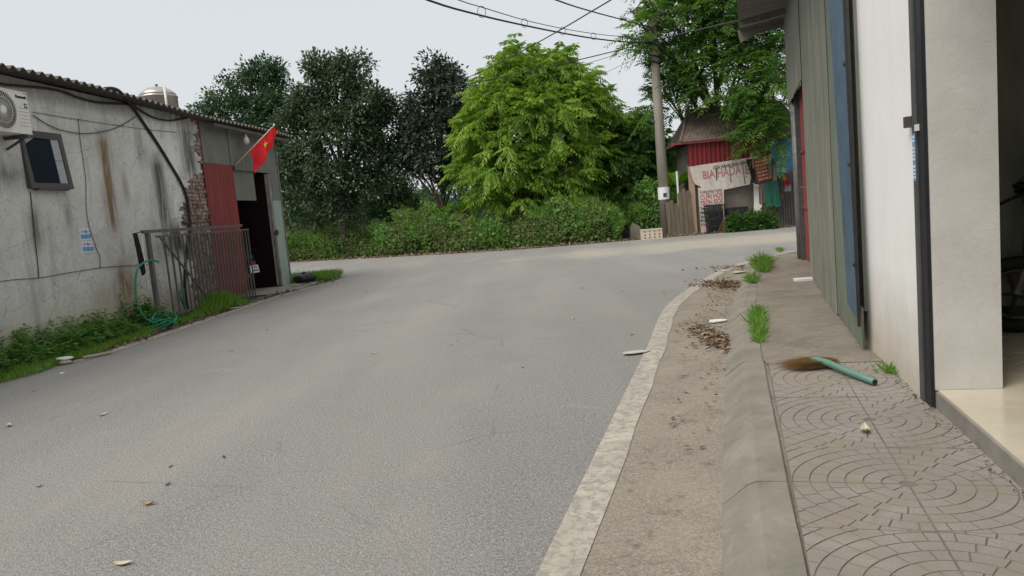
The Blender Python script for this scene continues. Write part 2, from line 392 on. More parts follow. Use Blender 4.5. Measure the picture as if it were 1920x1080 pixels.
# grooved tile, cut as rings round one corner
T = .458
def clip(poly, a, b, c):
    o = []
    for i in range(len(poly)):
        p, q = poly[i], poly[(i+1) % len(poly)]; dp = a*p[0]+b*p[1]-c; dq = a*q[0]+b*q[1]-c
        if dp <= 0: o.append(p)
        if dp*dq < 0:
            s = dp/(dp-dq); o.append((p[0]+s*(q[0]-p[0]), p[1]+s*(q[1]-p[1])))
    return o
def tile_mesh(seed):
    rr = random.Random(seed); mb = MB(); g = .0026; mb.box(-.0015, T+.0015, -.0015, T+.0015, -.02, -.0045)
    edges = [0.03]+[.03+.0705*i for i in range(1, 10)]
    for i in range(len(edges)-1):
        a0, a1 = edges[i], edges[i+1]; rm = (a0+a1)/2; ns = max(2, int(round(math.pi/2*rm/.098))); ph = .5*(i % 2)
        for k in range(-1, ns+1):
            th0 = (k+ph)/ns*math.pi/2; th1 = (k+1+ph)/ns*math.pi/2; da = g/rm
            if th1 <= 0 or th0 >= math.pi/2: continue
            arc = [th0+da+(th1-th0-2*da)*q/3 for q in range(4)]
            poly = [((a0+g)*math.cos(a), (a0+g)*math.sin(a)) for a in arc]+[((a1-g)*math.cos(a), (a1-g)*math.sin(a)) for a in arc[::-1]]
            for (A, B, Cc) in ((-1, 0, -.0018), (0, -1, -.0018), (1, 0, T-.0018), (0, 1, T-.0018)):
                if poly: poly = clip(poly, A, B, Cc)
            if len(poly) < 3: continue
            ar = abs(sum(poly[q][0]*poly[(q+1) % len(poly)][1]-poly[(q+1) % len(poly)][0]*poly[q][1] for q in range(len(poly))))/2
            if ar < 1.5e-4: continue
            zt = -rr.uniform(0, .0012); n = len(poly); cx = sum(p[0] for p in poly)/n; cy = sum(p[1] for p in poly)/n
            top = [(p[0]+(cx-p[0])*.02, p[1]+(cy-p[1])*.02, zt) for p in poly]
            b = len(mb.v); mb.v += [(p[0], p[1], -.005) for p in poly]+top
            if sum(poly[q][0]*poly[(q+1) % n][1]-poly[(q+1) % n][0]*poly[q][1] for q in range(n)) < 0: idx = list(range(n))[::-1]
            else: idx = list(range(n))
            mb.f.append(tuple(b+n+q for q in idx))
            for q in range(n):
                a, c = idx[q], idx[(q+1) % n]; mb.f.append((b+a, b+c, b+n+c, b+n+a))
    return mb.mesh('tile')
t = NT('grooved_tile'); v = t.coord(True)
col = t.mix(t.ramp(t.noise(v, 3.4, 6, .6), (.33, 0), (.66, 1)), (.285,.255,.225), (.215,.195,.175))
col = t.mix(t.ramp(t.noise(v, 160, 3, .7), (.35, 0), (.72, 1)), t.mix(.4, col, (.17,.15,.135)), t.mix(.25, col, (.55,.5,.46)))
groove_z = t.sep(t.co.outputs['Object'])[2]
col = t.mix(t.ramp(t.math('MULTIPLY', groove_z, -250.0), (.35, 0), (.9, 1)), col, (.16,.135,.11))      # dirt packed in the grooves
dust = t.ramp(t.noise(v, 2.2, 7, .72, .8), (.44, 0), (.60, 1))
col = t.mix(t.math('MULTIPLY', dust, .8), col, (.235,.205,.162))
pur = t.ramp(t.noise(t.coord(True, loc=(3.1, 1.7, 0)), 2.1, 4, .6), (.55, 0), (.70, 1))
col = t.mix(t.math('MULTIPLY', pur, .25), col, (.20,.17,.172))
t.bump(t.noise(v, 120, 4), .35, .003); M['tile'] = t.done(col, .88)
tms = [tile_mesh(s) for s in range(3)]
for me in tms: me.materials.append(M['tile'])
UC = .84
for iu in range(-6, 6):
    for iv in range(0, 3):
        u0_, v0_ = UC+iu*(T+.002), .012+iv*(T+.002)
        if u0_ > 3.1: continue
        # the ring centre falls on every second joint
        cu_ = (iu % 2 == 0); cv_ = (iv % 2 == 1)
        o = link('tile', tms[(iu*3+iv) % 3], PAV)
        # local x -> u, local y -> v (mirrored as needed)
        sx = 1 if cu_ else -1; sy = 1 if cv_ else -1
        ox = u0_ if sx > 0 else u0_+T; oy = v0_ if sy > 0 else v0_+T
        p = uv(ox, oy); Z = .1195+random.uniform(-.002, .0015)
        mm = Matrix.Identity(4); mm[0][0], mm[1][0] = ud*sx; mm[0][1], mm[1][1] = vd*sy; mm[0][3], mm[1][3], mm[2][3] = p[0], p[1], Z
        if sx*sy > 0:
            # (u,v) is left handed seen from above: swap axes to keep faces up
            mm[0][0], mm[1][0] = vd*sy; mm[0][1], mm[1][1] = ud*sx
        o.matrix_world = mm
# ================================================================== LEFT BUILDING
LW = Wall((-6.45, 9.5), (.09, 1)); RZL = LW.rz            # local +x along the wall, +y into the building
WT = 3.72                                                 # wall top
t = NT('stained_and_shaded_render'); v = t.coord(); x, y, z = t.sep(v)
n1 = t.noise(v, 1.1, 7, .62, .3); n2 = t.noise(v, 5.5, 7, .68, .5)
col = t.mix(t.ramp(n1, (.34, 0), (.66, 1)), (.50,.49,.45), (.66,.65,.60))
col = t.mix(t.math('MULTIPLY', t.ramp(n2, (.44, 0), (.64, 1)), .55), col, (.68,.67,.63))
col = t.mix(t.math('MULTIPLY', t.ramp(t.noise(v, 19, 6, .7, .8), (.52, 0), (.68, 1)), .5), col, (.24,.235,.22))
run = t.noise(t.coord(sc=(1, 1, .12)), 3.2, 6, .66, .25)                                            # rain runs
col = t.mix(t.math('MULTIPLY', t.ramp(run, (.54, 0), (.68, 1)), .42), col, (.23,.225,.205))
pale = t.math('MULTIPLY', t.ramp(t.noise(t.coord(sc=(1.4, 1, .45)), 2.6, 7, .7, .6), (.47, 0), (.60, 1)), t.ramp(x, (.0, 0), (1.0, 1)))
def gauss(c, s): 
    d = t.math('DIVIDE', t.math('SUBTRACT', x, c), s*1.3); return t.math('POWER', 2.718, t.math('MULTIPLY', t.math('MULTIPLY', d, d), -1.0))
def band(lo, hi, soft=.3):
    a = t.math('DIVIDE', t.math('SUBTRACT', z, lo), soft, clamp=True); b = t.math('DIVIDE', t.math('SUBTRACT', hi, z), soft, clamp=True); return t.math('MULTIPLY', a, b)
rn = t.ramp(t.noise(t.coord(sc=(2.2, 1, .3)), 3.0, 6, .7, .6), (.30, 0), (.52, 1))
pl = t.math('MULTIPLY', gauss(4.75, .8), band(1.6, 3.9, .4))
col = t.mix(t.math('MULTIPLY', t.math('MULTIPLY', pl, pale), 1.5, clamp=True), col, (.74,.74,.71))            # bleached flaking patch by the bricks
for (c, s, lo, hi, k, cc) in ((2.5, .13, 1.45, 3.3, .85, (.20,.125,.06)), (2.95, .07, 1.9, 2.7, .4, (.20,.15,.09)), (2.58, .18, .15, 1.2, 1.0, (.21,.125,.055)), (2.3, .5, .0, .95, .4, (.22,.17,.10)),
                              (4.0, .16, 1.5, 3.0, .85, (.085,.08,.07)), (3.55, .10, 2.6, 3.5, .5, (.13,.12,.10)), (4.35, .55, .95, 1.8, .85, (.055,.055,.052)), (4.5, .5, .0, .6, .8, (.08,.075,.068)), (3.25, .3, .0, .55, .7, (.10,.09,.075)),
                              (.75, .10, 1.3, 2.15, .6, (.15,.125,.10)), (1.45, .06, 1.5, 2.2, .5, (.15,.14,.12)), (.2, .5, 2.1, 2.75, .6, (.10,.10,.098)), (1.0, 1.6, 3.42, 3.8, .8, (.07,.07,.068)), (4.0, 2.2, 3.45, 3.9, .8, (.075,.075,.072)), (5.2, .22, 2.4, 3.7, .8, (.10,.095,.09))):  # grey patch below the air conditioner is painted shade; bands darken the wall top
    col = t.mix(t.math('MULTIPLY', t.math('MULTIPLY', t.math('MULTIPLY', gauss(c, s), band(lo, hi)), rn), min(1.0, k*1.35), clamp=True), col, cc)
col = t.mix(t.math('MULTIPLY', band(-.4, .75, .45), t.math('MULTIPLY', n1, 1.3, clamp=True)), col, (.47,.405,.28))          # earth splashed up the foot
crk = t.vor(t.mix(.25, v, t.noise(v, 3, 4)), 1.5, 'DISTANCE_TO_EDGE')
col = t.mix(t.math('MULTIPLY', t.math('MULTIPLY', t.ramp(crk, (.0, 1), (.012, 0)), t.ramp(n2, (.45, 0), (.6, 1))), .6), col, (.07,.07,.065))
t.bump(t.math('ADD', t.math('MULTIPLY', n2, .7), t.math('MULTIPLY', t.noise(v, 38, 5, .7), .5)), .5, .02)
M['render'] = t.done(col, .92)
M['mortar'] = simple('old_mortar', (.30,.28,.25), (.16,.15,.135), scale=14, rough=.95, bump=.6, bscale=60)
t = NT('old_brick'); v = t.coord(True); oi = t.t.nodes.new('ShaderNodeObjectInfo').outputs['Random']
col = t.mix(t.ramp(oi, (.0, 0), (1., 1)), (.19,.095,.07), (.30,.18,.14))
col = t.mix(t.ramp(t.noise(v, 13, 6, .7), (.45, 0), (.62, 1)), col, (.40,.35,.30)); col = t.mix(t.ramp(t.noise(v, 5, 5), (.5, 0), (.66, 1)), col, (.055,.045,.04))
t.bump(t.noise(v, 50, 5), .6, .01); M['brick'] = t.done(col, .93)

LB = empty('workshop', LW.w(0, 0, 0), RZL, 'low grey rendered workshop with a wavy roof edge and an open doorway', 'building')
# structural wall under the render (brickwork core), ends at s = 5.72
core = MB().box(-6, 5.72, .03, .22, -.3, WT).build('wall', M['mortar'], LB)
# render skin with a ragged edge along the bare brick
def bare(s, zz):
    edge = 5.5 if zz > 2.75 else 5.42-.75*min(1, max(0, (2.62-zz)/.35))
    if zz > 2.15 and zz <= 2.75: edge = 4.75+.75*max(0, min(1, (zz-2.25)/.4))
    if zz < 1.0: edge = 4.72
    edge += .10*math.sin(zz*9.1+1)+.07*math.sin(zz*21.7)+.05*math.sin(zz*47+2)
    return s > edge
mb = MB(); cs = .045; s0 = 4.4; ns = int((5.72-s0)/cs)+1; nz = int((WT+.05)/cs)
mb.box(-6, s0, 0, .028, -.3, WT)
keep = [[not bare(s0+(i+.5)*cs, (j+.5)*cs) for j in range(nz)] for i in range(ns)]
jt = {}
def V(i, j):
    if (i, j) not in jt:
        jx = random.uniform(-.016, .016) if i > 0 else 0; jz = random.uniform(-.016, .016)
        jt[(i, j)] = (s0+i*cs+jx, min(WT, j*cs+jz) if j else -.3)
    return jt[(i, j)]
for i in range(ns):
    for j in range(nz):
        if not keep[i][j]: continue
        q = [V(i, j), V(i+1, j), V(i+1, j+1), V(i, j+1)]
        b = len(mb.v); mb.v += [(p[0], 0, p[1]) for p in q]+[(p[0], .029, p[1]) for p in q]; mb.f.append((b, b+1, b+2, b+3))
        for (di, dj, a, c) in ((-1, 0, 3, 0), (1, 0, 1, 2), (0, -1, 0, 1), (0, 1, 2, 3)):
            ii, jj = i+di, j+dj
            if ii < 0: continue
            if ii >= ns or jj < 0 or jj >= nz or not keep[ii][jj]: mb.f.append((b+a, b+4+a, b+4+c, b+c))
mb.build('render_skin', M['render'], LB)
# bare bricks, one by one
def brick_mesh(l, seed):
    r_ = random.Random(seed); q = lambda a: a+r_.uniform(-.006, .006)
    h, d = .058, .05
    return MB().hexa([(q(0), q(0), q(0)), (q(l), q(0), q(0)), (l, d, 0), (0, d, 0)], [(q(0), q(0), q(h)), (q(l), q(0), q(h)), (l, d, h), (0, d, h)]).mesh('brick')
bms = [brick_mesh(.198, s) for s in range(5)]+[brick_mesh(.094, s) for s in range(5, 9)]
for me in bms: me.materials.append(M['brick'])
for r_ in range(int(WT/.0725)):
    zz = r_*.0725+.006; s = 5.70; head = (r_ % 4 == 3); k = 0
    if r_ % 2: s -= .105 if not head else 0
    while s > 4.3:
        lm = .094 if head else .198
        if r_ % 2 and k == 0 and not head:
            o = link('brick', random.choice(bms[5:]), core); o.location = (5.70-.094, .004, zz)
        a = s-lm
        if a > 4.3 and bare(a+lm*.25, zz+.03) and s <= 5.71:
            o = link('brick', random.choice(bms[5:] if head else bms[:5]), core); o.location = (a, .006+random.uniform(-.010, .016), zz+random.uniform(-.003, .003)); o.rotation_euler = (0, random.uniform(-.03, .03), random.uniform(-.05, .05))
        s -= lm+.011; k += 1
# corrugated sheets
def sheetmat(name, c1, c2, rust, amt=.5, rough=.55, streak=.35):
    t = NT(name); v = t.coord()
    col = t.mix(t.ramp(t.noise(t.coord(sc=(1, 1, .18)), 4.5, 6, .65, .3), (.35, 0), (.66, 1)), c1, c2)
    col = t.mix(t.math('MULTIPLY', t.ramp(t.noise(t.coord(sc=(3, 1, .10)), 7, 6, .7), (.52, 0), (.66, 1)), amt), col, rust)
    col = t.mix(t.math('MULTIPLY', t.ramp(t.noise(v, 1.3, 6, .65), (.5, 0), (.72, 1)), streak), col, tuple(c*.5 for c in c1))
    t.bump(t.noise(v, 30, 4), .15, .004); return t.done(col, rough, .0, .4)
M['redsheet'] = sheetmat('faded_red_sheet', (.27,.045,.04), (.20,.035,.033), (.30,.13,.10), .35)
M['greysheet'] = sheetmat('greygreen_sheet', (.205,.21,.175), (.14,.15,.125), (.27,.25,.20), .5)
M['greensheet'] = sheetmat('pale_green_sheet', (.34,.43,.36), (.27,.36,.30), (.22,.21,.16), .4)
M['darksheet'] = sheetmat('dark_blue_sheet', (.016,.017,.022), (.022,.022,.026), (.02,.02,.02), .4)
M['maroon'] = sheetmat('maroon_door_paint', (.013,.005,.006), (.010,.004,.005), (.010,.007,.007), .3)
for mm_ in ('maroon', 'darksheet'): M[mm_].node_tree.nodes['Principled BSDF'].inputs['Specular IOR Level'].default_value = .04
M['roof'] = sheetmat('weathered_fibre_cement', (.135,.12,.105), (.09,.08,.072), (.20,.18,.155), .5, .9)
corr(5.66, 6.94, .05, 2.86, -.03, .142, .016, trap=True).build('sheet_panel', M['redsheet'], LB)
corr(5.80, 9.52, 2.78, WT+.06, .005, .076, .009).build('sheet_panel', M['greysheet'], LB)
corr(6.96, 8.16, 2.12, 2.80, .06, .076, .009).build('sheet_panel', M['greysheet'], LB)
corr(8.86, 9.50, 2.12, 2.775, -.004, .076, .009).build('sheet_panel', M['greysheet'], LB)
corr(8.86, 9.50, .02, 2.12, -.006, .19, .010, trap=True).build('sheet_panel', M['greensheet'], LB)
MB().box(5.72, 5.80, -.012, .10, 2.86, WT).build('timber_post', simple('grey_timber', (.24,.19,.155), (.16,.13,.11), sc=(4,4,.4), scale=5, rough=.9), LB)
MB().tube([(8.80,-.02,0), (8.80,-.02,2.76)], .045, 10).build('door_post', simple('flaking_post', (.30,.29,.27), (.16,.10,.075), sc=(1,1,.5), scale=11, rough=.8), LB, smooth=True)
MB().box(9.50, 9.56, -.015, .06, 0, WT-.05).build('corner_post', M['galv'], LB)
MB().box(5.72, 5.78, .02, .08, 0, 2.86).box(6.86, 6.93, .0, .07, 0, 2.82).build('door_frame', M['steel_dark'], LB)
# sheet flap laid as a lap joint over the upper sheets
MB().box(6.93, 7.06, -.012, -.006, 2.86, WT).build('lap_strip', M['greysheet'], LB)
# the side of the workshop round the corner, and the inside
corr(0, 5.0, 0, WT+.02, 0, .076, .009).build('side_wall', M['greysheet'], LB).matrix_local = Matrix.Translation((9.54, .05, 0)) @ Matrix.Rotation(R(90), 4, 'Z')
MB().box(-6, 9.5, 5.0, 5.15, -.1, WT+.3).build('back_wall', M['render'], LB)
MB().box(-6.15, -6.0, .03, 5.0, -.1, WT+.3).build('end_wall', M['render'], LB)
MB().box(5.76, 9.50, .03, 4.99, -.05, .03).build('floor', M['concrete'], LB)
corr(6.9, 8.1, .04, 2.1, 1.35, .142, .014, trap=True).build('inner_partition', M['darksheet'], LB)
lf = MB().box(0, .035, 0, 1.02, .06, 2.74); dl = lf.build('door_leaf', M['maroon'], LB)
dl.location = (8.70, .03, 0); dl.rotation_euler = (0, 0, R(22))
MB().box(-.012, .05, -.05, -.003, .06, 2.75).build('edge_strip', M['galv'], dl)
MB().box(-.02, .0, .05, .98, 1.2, 1.26).box(-.02, .0, .05, .98, .3, .36).box(-.02, .0, .05, .98, 2.4, 2.46).build('rail', M['maroon'], dl)
MB().box(-.02, .035, 0, 1.0, 0, .06).box(8, 8, 0, 0, 0, 0)
MB().bar((8.72,-.07,1.32), (8.92,-.07,1.34), .03, .05).box(8.77, 8.83, -.10, -.06, 1.26, 1.40).build('latch', simple('rusty_latch', (.12,.045,.03), (.07,.035,.03), rough=.85), LB)
# roof: wavy sheets, slightly falling to the back, oversailing the front
def roof_fn(u, v_):
    s = -6+15.98*u; yy = -.33+5.7*v_
    return (s, yy, 3.735+.028*math.cos(2*math.pi*s/.177)+.03*math.sin(s*.8)+(.06*v_*5.7 if yy > 0 else 0)-.02*max(0, s-7.5))
MB().slab(roof_fn, 720, 3, (0, 0, -.012)).build('roof', M['roof'], LB, smooth=False)
MB().box(5.85, 9.9, -.26, -.20, 3.58, 3.64).build('purlin', simple('old_rafter', (.16,.13,.11), (.10,.085,.07), sc=(.4,4,4), rough=.9), LB)
MB().bar((9.56,-.22,3.50), (9.98,-.24,3.49), .03, .03).build('bracket', M['galv'], LB)
MB().box(4.4, 9.2, .0, .01, -.06, -.05)
# apron of cement in front of the doorway
mb = flat([LW.w(*p, 0)[:2] for p in ((6.7,.05), (6.9,-.75), (7.6,-.95), (8.6,-.95), (9.35,-.8), (9.45,.05))], .018)
structure(mb.build('apron', simple('cement_apron', (.36,.33,.29), (.26,.235,.20), scale=4, rough=.92, bump=.4, bscale=60, dirt=(.17,.15,.12), world=True)))

# --- bulb lamp under the eave
bl = empty('bulb_lamp', LW.w(7.45, -.18, 3.45), RZL, 'white bulb hanging under the eave near the red flag', 'lamp')
MB().lathe([(.012,.12), (.03,.10), (.032,.06)], 12).build('socket', M['white'], bl, True)
MB().lathe([(.03,.06), (.055,.02), (.07,-.03), (.062,-.08), (.035,-.11), (.004,-.12)], 16).build('bulb', simple('milky_bulb', (.8,.8,.8), (.74,.74,.73), rough=.25), bl, True)
MB().tube([(0,0,.12), (0,.0,.20)], .006, 6).build('cord', M['wire'], bl)

# --- flag on a slanting pole
M['flagred'] = simple('flag_cloth', (.78,.022,.028), (.62,.012,.018), scale=3, rough=.75)
M['yellow'] = simple('flag_star', (.85,.60,.03), (.8,.5,.03), rough=.75)
b_ = LW.w(*[LW.l(437, 314, -.05)[i] for i in (0, 1, 2)]); tip = LW.w(*LW.l(514, 235, -.75))
fl = empty('flag', b_, 0, 'red flag with yellow star drooping from a slanting pole', 'flag')
tl = tip-b_
MB().tube([(0,0,0), tuple(tl)], [.016, .012], 8).build('flagpole', simple('bamboo_pole', (.55,.46,.36), (.45,.38,.30), rough=.6), fl, True)
MB().lathe([(.012,-.02), (.022,0), (.018,.025), (.004,.04)], 10, *tl).build('finial', M['white'], fl, True)
MB().box(-.04, .04, -.03, .03, -.06, .04).build('bracket', simple('rust_bracket', (.16,.05,.04), (.1,.04,.03)), fl)
t0_, t1_ = .40, .985
side = np.array([tl[0], tl[1], 0]); side /= np.linalg.norm(side)
def flag_fn(u, v_):
    p = tl*(t0_+(t1_-t0_)*u)
    dl_ = (.62-.50*u**1.5)*(1-.25*math.exp(-((u-.36)/.10)**2))
    fold = (1-.85*u)*.075*math.sin(u*17+v_*2.4)*v_**.6+(1-.85*u)*.05*math.sin(u*7+v_*6.5)*v_
    lean = (.08+.34*(1-u)*u)*v_
    q = p+np.array([0, 0, -1])*dl_*v_*(1-.16*v_) + side*(lean*.9-.08*(1-u)*v_)+np.array([1, -.1, 0])*fold
    return q
MB().slab(flag_fn, 40, 24, (.003, 0, 0)).build('cloth', M['flagred'], fl, True)
st = []
c0 = flag_fn(.52, .42)
for i in range(10):
    a = math.pi/2+i*math.pi/5; rr_ = .085 if i % 2 == 0 else .035
    st.append((u_ := .52+rr_*math.cos(a)/.75, v2 := .42+rr_*math.sin(a)/.45))
pts = [flag_fn(*p)+np.array([.012, -.012, .0]) for p in st]; cc = flag_fn(.52, .42)+np.array([.016, -.016, 0])
mb = MB(); mb.v = [tuple(map(float, p)) for p in pts]+[tuple(map(float, cc))]; mb.f = [(i, (i+1) % 10, 10) for i in range(10)]
mb.build('star', M['yellow'], fl)

# --- air conditioner outdoor unit on a bracket
AS, AZ = -.27, 2.91
ac = empty('air_conditioner', LW.w(AS, -.32, AZ), RZL, 'white air conditioner unit with round fan grille on the grey wall', 'air conditioner')
W_, D_, H_ = .80, .27, .53
t = NT('yellowed_casing'); col = t.mix(t.ramp(t.noise(t.coord(), 5, 5), (.35, 0), (.65, 1)), (.78,.76,.70), (.68,.65,.57)); M['casing'] = t.done(col, .5)
fc = (.33, .27); fr = .235
mb = MB().box(0, W_, .02, D_, 0, H_)
# front plate with a round opening
N_ = 40; b = len(mb.v)
ring = [(fc[0]+fr*math.cos(2*math.pi*i/N_), fc[1]+fr*math.sin(2*math.pi*i/N_)) for i in range(N_)]
def sqp(i):
    a = 2*math.pi*i/N_; c, s = math.cos(a), math.sin(a); tx = ((W_-fc[0]) if c > 0 else fc[0])/max(1e-6, abs(c)); tz = ((H_-fc[1]) if s > 0 else fc[1])/max(1e-6, abs(s)); k_ = min(tx, tz)
    return (fc[0]+c*k_, fc[1]+s*k_)
mb.v += [(p[0], 0, p[1]) for p in ring]+[(sqp(i)[0], 0, sqp(i)[1]) for i in range(N_)]
mb.f += [(b+i, b+N_+i, b+N_+(i+1) % N_, b+(i+1) % N_) for i in range(N_)]
mb.box(-.004, W_+.004, -.004, D_, H_-.002, H_+.012).box(0, W_, -.002, 0, .0, .02)
mb.box(W_-.001, W_, 0, .02, 0, H_)
case = mb.build('casing', M['casing'], ac)
MB().prism([(fc[0]+fr*1.0*math.cos(2*math.pi*i/32), fc[1]+fr*1.0*math.sin(2*math.pi*i/32)) for i in range(32)], 1, .014, .018).build('fan_recess', simple('dusty_coil', (.10,.095,.085), (.14,.12,.10), scale=20, rough=.9), ac)
gm = MB(); 
for i in range(30):
    a = 2*math.pi*i/30
    gm.tube([(fc[0]+r_*math.cos(a+.9*(r_/fr)), -.012, fc[1]+r_*math.sin(a+.9*(r_/fr))) for r_ in (.05, .10, .15, .20, .236)], .0028, 4)
for rr_ in (.237, .16): gm.tube([(fc[0]+rr_*math.cos(2*math.pi*i/32), -.012, fc[1]+rr_*math.sin(2*math.pi*i/32)) for i in range(33)], .005 if rr_ > .2 else .003, 5)
gm.build('fan_grille', M['casing'], ac)
MB().prism([(fc[0]+.048*math.cos(2*math.pi*i/20), fc[1]+.048*math.sin(2*math.pi*i/20)) for i in range(20)], 1, -.018, .0).build('hub_cap', M['casing'], ac)
for i in range(3):
    a = 2*math.pi*i/3+.4
    MB().add([(fc[0]+.04*math.cos(a), .006, fc[1]+.04*math.sin(a)), (fc[0]+.21*math.cos(a-.45), .003, fc[1]+.21*math.sin(a-.45)), (fc[0]+.21*math.cos(a+.35), .012, fc[1]+.21*math.sin(a+.35))], [(0,1,2)]).build('fan_blade', M['steel_dark'], ac)
for i in range(6): MB().box(.60, .785, -.003, 0, .10+i*.045, .106+i*.045).build('louvre', simple('casing_groove', (.45,.44,.41), (.4,.39,.36)) if i == 0 else bpy.data.materials['casing_groove'], ac)
lettering('Panasonic', .05, M['dark'], ac, (.585, -.004, .455), (R(90), 0, 0), .19, bold=.002)
MB().box(.72, .775, -.003, 0, .335, .395).build('energy_label', simple('violet_label', (.06,.05,.16), (.10,.09,.25), rough=.5), ac)
MB().box(.735, .76, -.005, -.003, .355, .378).build('label_mark', M['white'], ac)
for xa in (.06, .68): MB().box(xa, xa+.04, -.02, .318, -.05, -.005).bar((xa+.02,.31,-.17), (xa+.02,.06,-.05), .025, .025).build('wall_bracket', M['steel_dark'], ac)
MB().tube(smoothline([(.30,.30,.62), (.33,.18,.70), (.42,.14,.68), (.49,.16,.56), (.50,.2,.53)], 6), .035, 8).build('pipe', simple('pipe_wrap', (.20,.20,.19), (.28,.28,.26), scale=18, rough=.8), ac, True)

# --- window with its sash pushed open
wn = empty('window', LW.w(.70, 0, 2.24), RZL, 'small dark framed window with its sash pushed open', 'window')
M['winframe'] = simple('brown_grey_aluminium', (.062,.056,.053), (.08,.072,.066), scale=4, rough=.45)
WW, WH = .80, .76
mb = MB().box(0, WW, -.03, .02, 0, .06).box(0, WW, -.03, .02, WH-.06, WH).box(0, .06, -.029, .02, .06, WH-.06).box(WW-.06, WW, -.029, .02, .06, WH-.06).build('frame', M['winframe'], wn)
MB().box(.06, WW-.06, .0, .012, .06, WH-.06).build('back_plate', M['dark'], wn)  # near-black plate filling the frame behind the sash
t = NT('dark_glass'); M['glass'] = t.done((.010,.016,.028), .3, spec=.06)
sash = MB(); sw, sh = .80, .80
sash.box(0, sw, -.02, .02, 0, .075).box(0, sw, -.02, .02, sh-.075, sh).box(0, .075, -.019, .02, .075, sh-.075).box(sw-.075, sw, -.019, .02, .075, sh-.075)
so_ = sash.build('sash', M['winframe'], wn); so_.location = (.0, -.055, .0); so_.rotation_euler = (R(-6), 0, R(-3))
MB().box(.075, sw-.075, -.004, .004, .075, sh-.075).build('pane', M['glass'], so_)
MB().box(.56, .572, -.008, -.004, .075, sh-.075).box(.572, sw-.075, -.008, -.004, .40, .408).build('glazing_bar', M['winframe'], so_)
MB().box(.575, sw-.08, -.0065, -.0045, .08, sh-.08).build('pale_strip', simple('pale_grey_strip', (.30,.31,.31), (.42,.43,.43), sc=(1,1,9), scale=6, rough=.4), so_)  # pale strip on the outer face of the pane, right third
MB().box(.1, WW-.08, -.10, -.02, -.02, .005).build('sill', M['winframe'], wn)

# --- two advertising stickers
M['paper'] = simple('white_sticker', (.72,.74,.76), (.66,.68,.70), scale=8, rough=.6)
M['stblue'] = simple('blue_print', (.10,.36,.56), (.06,.26,.48), scale=30, rough=.6)
M['stred'] = simple('pale_red_print', (.55,.25,.25), (.5,.3,.3), rough=.6)
for i, (px, py, lab) in enumerate(((151, 451, 'upper of two small blue and white stickers on the grey wall'), (155, 474, 'lower of two small blue and white stickers on the grey wall'))):
    s_, z_ = LW.s(px, py); e = empty('sticker', LW.w(s_, -.003, z_), RZL, lab, 'sticker', 'advertising stickers on the wall')
    e.rotation_euler = (0, R(1.5 if i else -1), RZL)
    MB().box(0, .26, -.0015, .0015, 0, .17).build('paper', M['paper'], e)
    lettering('LẮP', .05, M['stred'], e, (.02, -.003, .105), (R(90), 0, 0), .065)
    lettering('TIẾN', .05, M['stblue'], e, (.10, -.003, .105), (R(90), 0, 0), .08, bold=.002)
    lettering('TT', .05, M['stred'], e, (.20, -.003, .105), (R(90), 0, 0), .045)
    for (a, b2) in ((.015, .085), (.095, .175), (.185, .25)): MB().box(a, b2, -.0035, -.0015, .02, .085).build('print_block', M['stblue'], e)
# --- cables and thin wires fixed along the wall
def wallcable(name, pts, rad, label, cat='cable', mat='cable', off=-.03, sm=5, group=None):
    P_ = [LW.w(*LW.l(p[0], p[1], p[2] if len(p) > 2 else off)) for p in pts]
    P_ = smoothline(P_, sm) if sm > 1 else P_
    o0 = np.array(P_[0]); o = MB().tube([q-o0 for q in P_], rad, 6).build(name, M[mat], None, True); o.location = tuple(o0)
    return tag(o, label, cat, group)
wallcable('cable', [(196,166,-.3), (214,166,-.34), (228,175,-.30), (246,197,-.05), (270,232), (292,264), (318,306), (340,344), (351,374), (355,404), (357,430), (350,480), (347,520), (349,560), (355,590)], .026, 'thick black hose sagging from the roof edge down to the gate')
wallcable('cable', [(-25,150), (8,158), (40,161), (90,166), (118,172), (150,184), (185,192), (215,194), (247,196)], .018, 'dark cable running under the roof edge above the air conditioner')
wallcable('cable', [(250,198), (268,210), (290,221), (318,226), (345,222), (362,219), (380,216)], .016, 'dark cable looping under the eave towards the timber post')
wallcable('wire', [(62,216), (85,231), (112,243), (150,250), (185,248), (222,238), (258,217)], .007, 'slack grey wire looping from the air conditioner', 'wire', 'wire', -.02)
wallcable('wire', [(60,210), (120,220), (180,229), (270,242), (330,248)], .004, 'straight thin wire stretched across the upper wall', 'wire', 'wire', -.015, 2)
wallcable('wire', [(147,222), (150,260), (156,300), (161,340), (162,390), (168,428), (176,450), (182,470), (187,480), (188,503)], .005, 'thin wire running down beside the two stickers', 'wire', 'wire', -.012)
wallcable('wire', [(57,360), (61,400), (66,450), (71,495), (73,521)], .006, 'thin dark wire running straight down below the window', 'wire', 'cable', -.012)
wallcable('wire', [(-20,530), (30,524), (73,521), (130,511), (190,502), (240,498), (285,496)], .0045, 'thin wire strung level across the lower wall', 'wire', 'wire', -.012)

